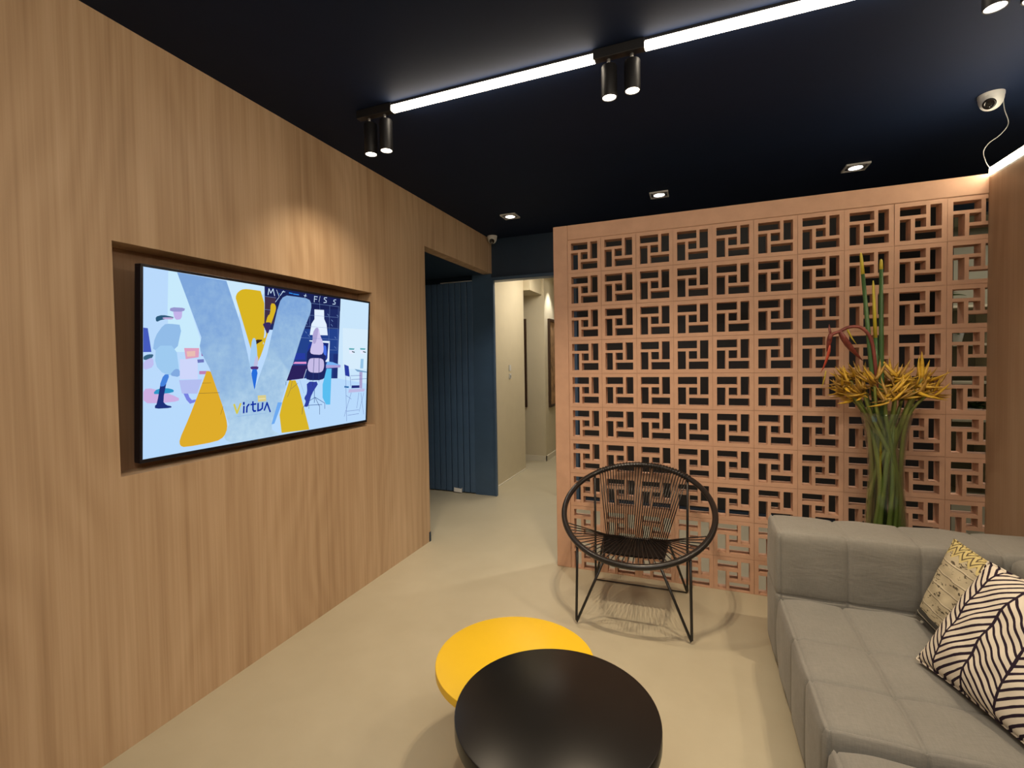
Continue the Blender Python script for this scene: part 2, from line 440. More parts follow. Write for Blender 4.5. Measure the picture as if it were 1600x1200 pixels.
def picture(y0, y1, z0, z1, x, face, label):
    t = thing('framed_picture', label, 'picture', (x, (y0+y1)/2 if face == 'x' else y0, z0))
    m = MB(); w = 0.035
    if face == 'x':
        for a, b, c, d in ((y0, y1, z0, z0+w), (y0, y1, z1-w, z1), (y0, y0+w, z0+w, z1-w), (y1-w, y1, z0+w, z1-w)): m.box(x, x+0.03, a, b, c, d)
        m.build('frame', M['frame_brown'], t); box_obj('painting', x, x+0.012, y0+w, y1-w, z0+w, z1-w, M['canvas'], t)
    else:
        for a, b, c, d in ((y0, y1, z0, z0+w), (y0, y1, z1-w, z1), (y0, y0+w, z0+w, z1-w), (y1-w, y1, z0+w, z1-w)): m.box(a, b, x-0.03, x, c, d)
        m.build('frame', M['frame_brown'], t); box_obj('painting', y0+w, y1-w, x-0.012, x, z0+w, z1-w, M['canvas'], t)
picture(6.62, 7.5, 0.745, 2.014, 0.001, 'x', 'tall brown framed picture hanging on the deeper corridor wall beside the terracotta screen')
picture(-0.75, -0.265, 0.76, 2.01, 6.4695, 'y', 'narrow sliver of a dark framed picture in the white corridor recess')
t = thing('light_switch', 'small white switch plate on the cream corridor wall', 'switch', (-0.12, 5.40, 1.28))
box_obj('plate', -0.1195, -0.110, 5.37, 5.43, 1.30, 1.37, M['white_plastic'], t, 0.002)
box_obj('plate', -0.1195, -0.110, 5.375, 5.435, 1.205, 1.265, M['white_plastic'], t, 0.002)
box_obj('rocker', -0.111, -0.106, 5.39, 5.42, 1.22, 1.25, M['alu'], t, 0.001)
t = thing('corridor_spotlight', 'small round lit spotlight on the corridor ceiling at the doorway top', 'lamp', (0.16, 6.66, CH))
m = MB(); m.lathe([(0.045, CH-0.0), (0.045, CH-0.045), (0.036, CH-0.045)], 0.16, 6.66, 24); m.build('housing', M['white_plastic'], t, True)
m = MB(); m.lathe([(0.036, CH-0.044)], 0.16, 6.66, 24, cap0=True); m.build('lens', M['lens'], t)

# bright side room seen through the last column of the screen
m = MB(); m.box(3.654, 5.9, 6.2, 6.3, 0, H); m.box(5.8, 5.9, -2.4, 6.3, 0, H); m.box(3.70, 3.754, YN+0.10, 6.2, 0, H); struct('wall_side_room', m, M['side_wall'])
m = MB(); m.box(3.654, 5.9, YN+0.10, 6.3, H, H+0.1); struct('ceiling_side_room', m, M['side_wall'])
m = MB(); m.box(-2.2, 5.9, -2.5, -2.4, 0, H); struct('wall_back', m, M['cream'])
sh = thing('shelf_unit', 'pale open shelf unit with plants behind the last column of blocks', 'shelf', (4.4, 6.0, 0))
for z in (0.06, 0.42, 0.78, 1.14, 1.50, 1.86): box_obj('shelf_board', 3.86, 5.2, 5.84, 6.19, z-0.012, z+0.012, M['cream'], sh, 0.002)
for x in (3.85, 4.55, 5.2): box_obj('side_panel', x-0.012, x+0.012, 5.84, 6.19, 0, 1.88, M['cream'], sh, 0.002)
def leaf_mesh(L, W, curl=0.3, n=6):
    v = []; f = []
    for i in range(n+1):
        t = i/n; w = W*math.sin(PI*min(1, t*0.94+0.06))**0.8*(1-t*0.25); z = -curl*L*t*t; y = L*t*(1-0.12*t)
        v += [(-w/2, y, z+0.12*w), (0, y, z-0.02*w), (w/2, y, z+0.12*w), (0, y, z-0.02*w-0.0012)]
    for i in range(n):
        a = i*4; b = a+4
        for k in range(4): f.append((a+k, a+(k+1) % 4, b+(k+1) % 4, b+k))
    f += [(0, 3, 2, 1), tuple(n*4+k for k in range(4))]
    return v, f
def shelf_plant(x, y, z, label, n=12, L=0.16, mat='leaf', seed=1):
    rr = random.Random(seed)
    t = thing('potted_plant', label, 'plant', (x, y, z))
    m = MB(); m.lathe([(0.045, z+0.001), (0.062, z+0.09), (0.066, z+0.10), (0.058, z+0.10), (0.050, z+0.085)], x, y, 20, cap0=True, cap1=True); m.build('pot', M['white_plastic'], t, True)
    v, f = leaf_mesh(L, L*0.42)
    first = None
    for i in range(n):
        if first is None: o = mesh_obj('leaf', v, f, M[mat], t, True, local=True); first = o
        else: o = first.copy(); COL.objects.link(o)
        o.location = (0, 0, 0.09); o.rotation_euler = (rr.uniform(0.25, 1.25), rr.uniform(-.3, .3), rr.uniform(0, 6.28)); s = rr.uniform(0.7, 1.15); o.scale = (s, s, s)
shelf_plant(4.30, 5.98, 1.5125, 'leafy plant in a white pot on the upper shelf behind the screen', 14, 0.17, 'leaf', 2)
shelf_plant(4.44, 5.98, 0.7925, 'small dark leafed plant in a white pot on the middle shelf behind the screen', 12, 0.13, 'leaf', 5)
shelf_plant(4.20, 5.98, 1.8725, 'trailing green plant in a white pot on the top shelf', 16, 0.18, 'leaf', 9)

# right wall : dark wood panel, lower than the ceiling, with a light strip along its top
XR = 3.329; PT = 2.292
m = MB(); m.box(XR, XR+0.05, -2.4, 3.1765, 0, PT); struct('wall_right', m, M['wood_dark'])
t = thing('cove_light', 'bright strip light running along the top edge of the dark wood panel', 'lamp', (XR, 1.2, PT))
box_obj('channel', XR, XR+0.05, -2.3, 3.172, PT+0.0005, PT+0.012, M['alu'], t)
m = MB(); m.box(XR-0.006, XR+0.04, -2.3, 3.170, PT+0.012, PT+0.050, 0, 0.008); m.build('diffuser', M['cove'], t)

# ================================================================== BREEZE BLOCK SCREEN
PX, PZ = 0.2224, 0.2234; SX0, SZ0, YS, DS = 1.1895, 2.194, 3.177, 0.068
MX, MZ = 0.105*PX, 0.105*PZ
scr = thing('breeze_block_screen', 'terracotta breeze block partition with pinwheel openings behind the round chair', 'partition', (2.2, YS, 0))
XL = 1.068; GX0 = SX0-MX; GZ0 = SZ0+MZ
box_obj('post', XL, GX0-0.0005, YS-0.003, YS+DS+0.004, 0, 2.316, M['terracotta'], scr, 0.004)
box_obj('lintel', GX0, 3.43, YS-0.003, YS+DS+0.004, GZ0+0.0005, 2.316, M['terracotta'], scr, 0.004)
def block_verts(zclip=None):
    xs = [0.0008, MX]; zs = [0.0008, MZ]
    ow, oh = PX-2*MX, PZ-2*MZ
    for s in (0.267, 0.367, 0.633, 0.733, 1.0): xs.append(MX+s*ow); zs.append(MZ+s*oh)
    xs.append(PX-0.0008); zs.append(PZ-0.0008)
    hole = set()
    def h(c0, c1, r0, r1):
        for c in range(c0, c1+1):
            for r in range(r0, r1+1): hole.add((c+1, r+1))
    h(0, 2, 0, 0); h(4, 4, 0, 2); h(2, 4, 4, 4); h(0, 0, 2, 4); h(2, 2, 2, 2)
    v = []; f = []; idx = {}
    def V(i, j, k):
        if (i, j, k) not in idx:
            z = -zs[j]
            if zclip is not None: z = max(z, zclip)
            idx[(i, j, k)] = len(v); v.append((xs[i], (0.0, DS)[k], z))
        return idx[(i, j, k)]
    n = 7
    for i in range(n):
        for j in range(n):
            if (i, j) in hole: continue
            f.append((V(i, j, 0), V(i, j+1, 0), V(i+1, j+1, 0), V(i+1, j, 0)))
            f.append((V(i, j, 1), V(i+1, j, 1), V(i+1, j+1, 1), V(i, j+1, 1)))
            for di, dj, a, b in ((-1, 0, (i, j), (i, j+1)), (1, 0, (i+1, j+1), (i+1, j)), (0, -1, (i+1, j), (i, j)), (0, 1, (i, j+1), (i+1, j+1))):
                q = (i+di, j+dj)
                if not (0 <= q[0] < n and 0 <= q[1] < n) or q in hole:
                    f.append((V(*a, 0), V(*a, 1), V(*b, 1), V(*b, 0)))
    return v, f
bv, bf = block_verts(); first = None; lastrow = None
for j in range(10):
    for i in range(10):
        x = GX0+i*PX; z = GZ0-j*PZ
        if j < 9:
            if first is None: o = mesh_obj('breeze_block', bv, bf, M['terracotta'], scr, local=True); first = o
            else: o = first.copy(); COL.objects.link(o)
        else:
            if lastrow is None:
                v2, f2 = block_verts(-z+0.0005); o = mesh_obj('breeze_block', v2, f2, M['terracotta'], scr, local=True); lastrow = o
            else: o = lastrow.copy(); COL.objects.link(o)
        o.location = (x-2.2, random.uniform(-0.0012, 0.0012), z)
m = MB()
for i in range(1, 10): m.box(GX0+i*PX-0.004, GX0+i*PX+0.004, YS+0.004, YS+DS-0.004, 0.001, GZ0)
for j in range(1, 10): m.box(GX0, 3.41, YS+0.0045, YS+DS-0.0045, GZ0-j*PZ-0.004, GZ0-j*PZ+0.004)
m.build('mortar', M['mortar'], scr)

# ================================================================== CEILING FITTINGS
YT = 2.015
for k, (x0, x1) in enumerate(((0.595, 1.583), (1.78, 2.77))):
    t = thing('linear_light', ('glowing linear ceiling light between the left and middle spotlight pairs', 'glowing linear ceiling light between the middle and right spotlight pairs')[k], 'lamp', ((x0+x1)/2, YT, H), 'linear lights on the ceiling track')
    box_obj('housing', x0-0.012, x1+0.012, YT-0.012, YT+0.012, H-0.012, H-0.0005, M['track_black'], t)
    m = MB(); m.box(x0, x1, YT-0.015, YT+0.015, H-0.042, H-0.0125, 0, 0.005); m.build('diffuser', M['led'], t)
names = ('pair of black track spotlights nearest the wooden wall', 'pair of black track spotlights between the two linear lights', 'pair of black track spotlights at the upper right corner')
for k in range(3):
    a, b = SPOTS[2*k], SPOTS[2*k+1]
    t = thing('double_spotlight', names[k], 'lamp', ((a[0]+b[0])/2, YT, H), 'spotlight pairs on the ceiling track')
    box_obj('mounting_bar', a[0]-0.06, b[0]+0.05, YT-0.018, YT+0.018, H-0.04, H-0.0005, M['track_black'], t, 0.002)
    for i, (x, y) in enumerate((a, b)):
        m = MB(); zb = SPOT_Z[2*k+i]; zt = 2.615
        m.lathe([(0.031, zb), (0.032, zb+0.004), (0.032, zt-0.004), (0.030, zt)], x, y, 28, cap1=True)
        m.lathe([(0.0275, zb+0.006), (0.0275, zb), (0.031, zb)], x, y, 28)
        hd = m.build('spot_head', M['track_black'], t); auto_smooth(hd)
        m = MB(); m.lathe([(0.027, zb+0.003)], x, y, 28, cap0=True); m.build('lens', M['lens'], hd)
        m = MB(); m.tube([(x, y-0.006, zt-0.002), (x, y-0.008, zt+0.015), (x, y-0.008, H-0.038)], 0.007, 10); m.build('stem', M['alu'], t, True)
dn = ('recessed square downlight beside the small white camera at left', 'recessed square downlight above the left part of the terracotta screen', 'recessed square downlight above the right part of the terracotta screen')
for k, (x, y) in enumerate(DOWN):
    t = thing('downlight', dn[k], 'lamp', (x, y, H), 'recessed downlights over the terracotta screen')
    s = 0.068; w = 0.010
    m = MB()
    for a, b, c, d in ((-s, s, -s, -s+w), (-s, s, s-w, s), (-s, -s+w, -s+w, s-w), (s-w, s, -s+w, s-w)): m.box(x+a, x+b, y+c, y+d, H-0.012, H-0.0005)
    m.build('trim_ring', M['white_plastic'], t)
    m = MB(); i = s-w
    m.lathe([(0.056, H-0.0012), (0.050, H-0.010), (0.040, H-0.0105)], x, y, 24); m.build('reflector', M['alu'], t, True)
    m = MB(); m.lathe([(0.046, H-0.0095)], x, y, 24, cap0=True); m.build('lens', M['downlens'], t)

def dome(x, y, s, yaw, tilt, label):
    t = thing('dome_camera', label, 'camera', (x, y, H))
    m = MB(); m.lathe([(0.052*s, H-0.0005), (0.052*s, H-0.014*s), (0.050*s, H-0.018*s)], x, y, 32); 
    prof = [(0.050*s, H-0.018*s)]+[(0.050*s*math.cos(a)**0.8, H-0.018*s-0.062*s*math.sin(a)) for a in [i*PI/2/10 for i in range(1, 10)]]+[(0.0005, H-0.080*s)]
    m.lathe(prof, x, y, 32); o = m.build('shell', M['white_plastic'], t, True)
    d = Vector((math.sin(yaw)*math.cos(tilt), math.cos(yaw)*math.cos(tilt), -math.sin(tilt)))
    c = Vector((x, y, H-0.032*s)); q = d.to_track_quat('Z', 'Y').to_matrix()
    m = MB(); v = []; rings = [(0.0265, 0.026), (0.0265, 0.047), (0.019, 0.0485), (0.017, 0.046), (0.0005, 0.050)]; n = 24
    for r, h in rings: v += [c+q@Vector((r*s*math.cos(2*PI*j/n), r*s*math.sin(2*PI*j/n), h*s)) for j in range(n)]
    f = [(i*n+j, i*n+(j+1) % n, (i+1)*n+(j+1) % n, (i+1)*n+j) for i in range(len(rings)-1) for j in range(n)]
    m.add(v, f); m.build('lens_barrel', M['dark_glass'], t, True)
    return t
dome(0.063, 4.50, 0.95, PI-0.25, 0.75, 'small white dome camera in the ceiling corner above the doorway')
dome(3.305, 3.11, 0.95, -2.55, 0.65, 'white dome camera on the ceiling with a dangling cable at upper right')
m = MB(); pts = [(3.345, 3.10, 2.665), (3.36, 3.12, 2.60), (3.375, 3.12, 2.53), (3.35, 3.13, 2.485), (3.312, 3.14, 2.455), (3.296, 3.15, 2.42), (3.303, 3.15, 2.375), (3.318, 3.155, 2.345), (3.335, 3.16, 2.334)]
def smooth_path(pts, k=6):
    P = [Vector(p) for p in pts]; out = []
    for i in range(len(P)-1):
        a, b, c, d = P[max(i-1, 0)], P[i], P[i+1], P[min(i+2, len(P)-1)]
        for j in range(k):
            t = j/k; out.append(0.5*((2*b)+(c-a)*t+(2*a-5*b+4*c-d)*t*t+(3*b-a-3*c+d)*t**3))
    out.append(P[-1]); return out
m.tube(smooth_path(pts), 0.0020, 8); tag(m.build('camera_cable', M['wire'], None, True), 'thin white cable hanging from the dome camera to the strip light', 'cable')

# ================================================================== TELEVISION
tv = thing('television', 'wall mounted flat television showing a lit picture in the wood niche', 'television', (0, 1.8636, 1.4271))
tv.rotation_euler = (Matrix.Rotation(-0.0235, 3, 'Z') @ Matrix.Rotation(0.0628, 3, 'Y') @ Matrix.Rotation(-0.0017, 3, 'X')).to_euler()
TW, TH = 1.3225/2, 1.3225*9/32
m = MB(); bz = 0.011
for a, b, c, d in ((-TW-bz, TW+bz, -TH-bz-0.004, -TH), (-TW-bz, TW+bz, TH, TH+bz), (-TW-bz, -TW, -TH, TH), (TW, TW+bz, -TH, TH)): m.box(-0.032, 0.003, a, b, c, d, 0, 0.002)
m.box(-0.034, -0.004, -TW-bz+0.001, TW+bz-0.001, -TH-bz, TH+bz-0.001)
m.build('bezel', M['bezel'], tv, local=True)
m = MB(); m.box(-0.074, -0.034, -0.35, 0.35, -0.22, 0.22, 0, 0.006); m.build('back_housing', M['bezel'], tv, local=True)
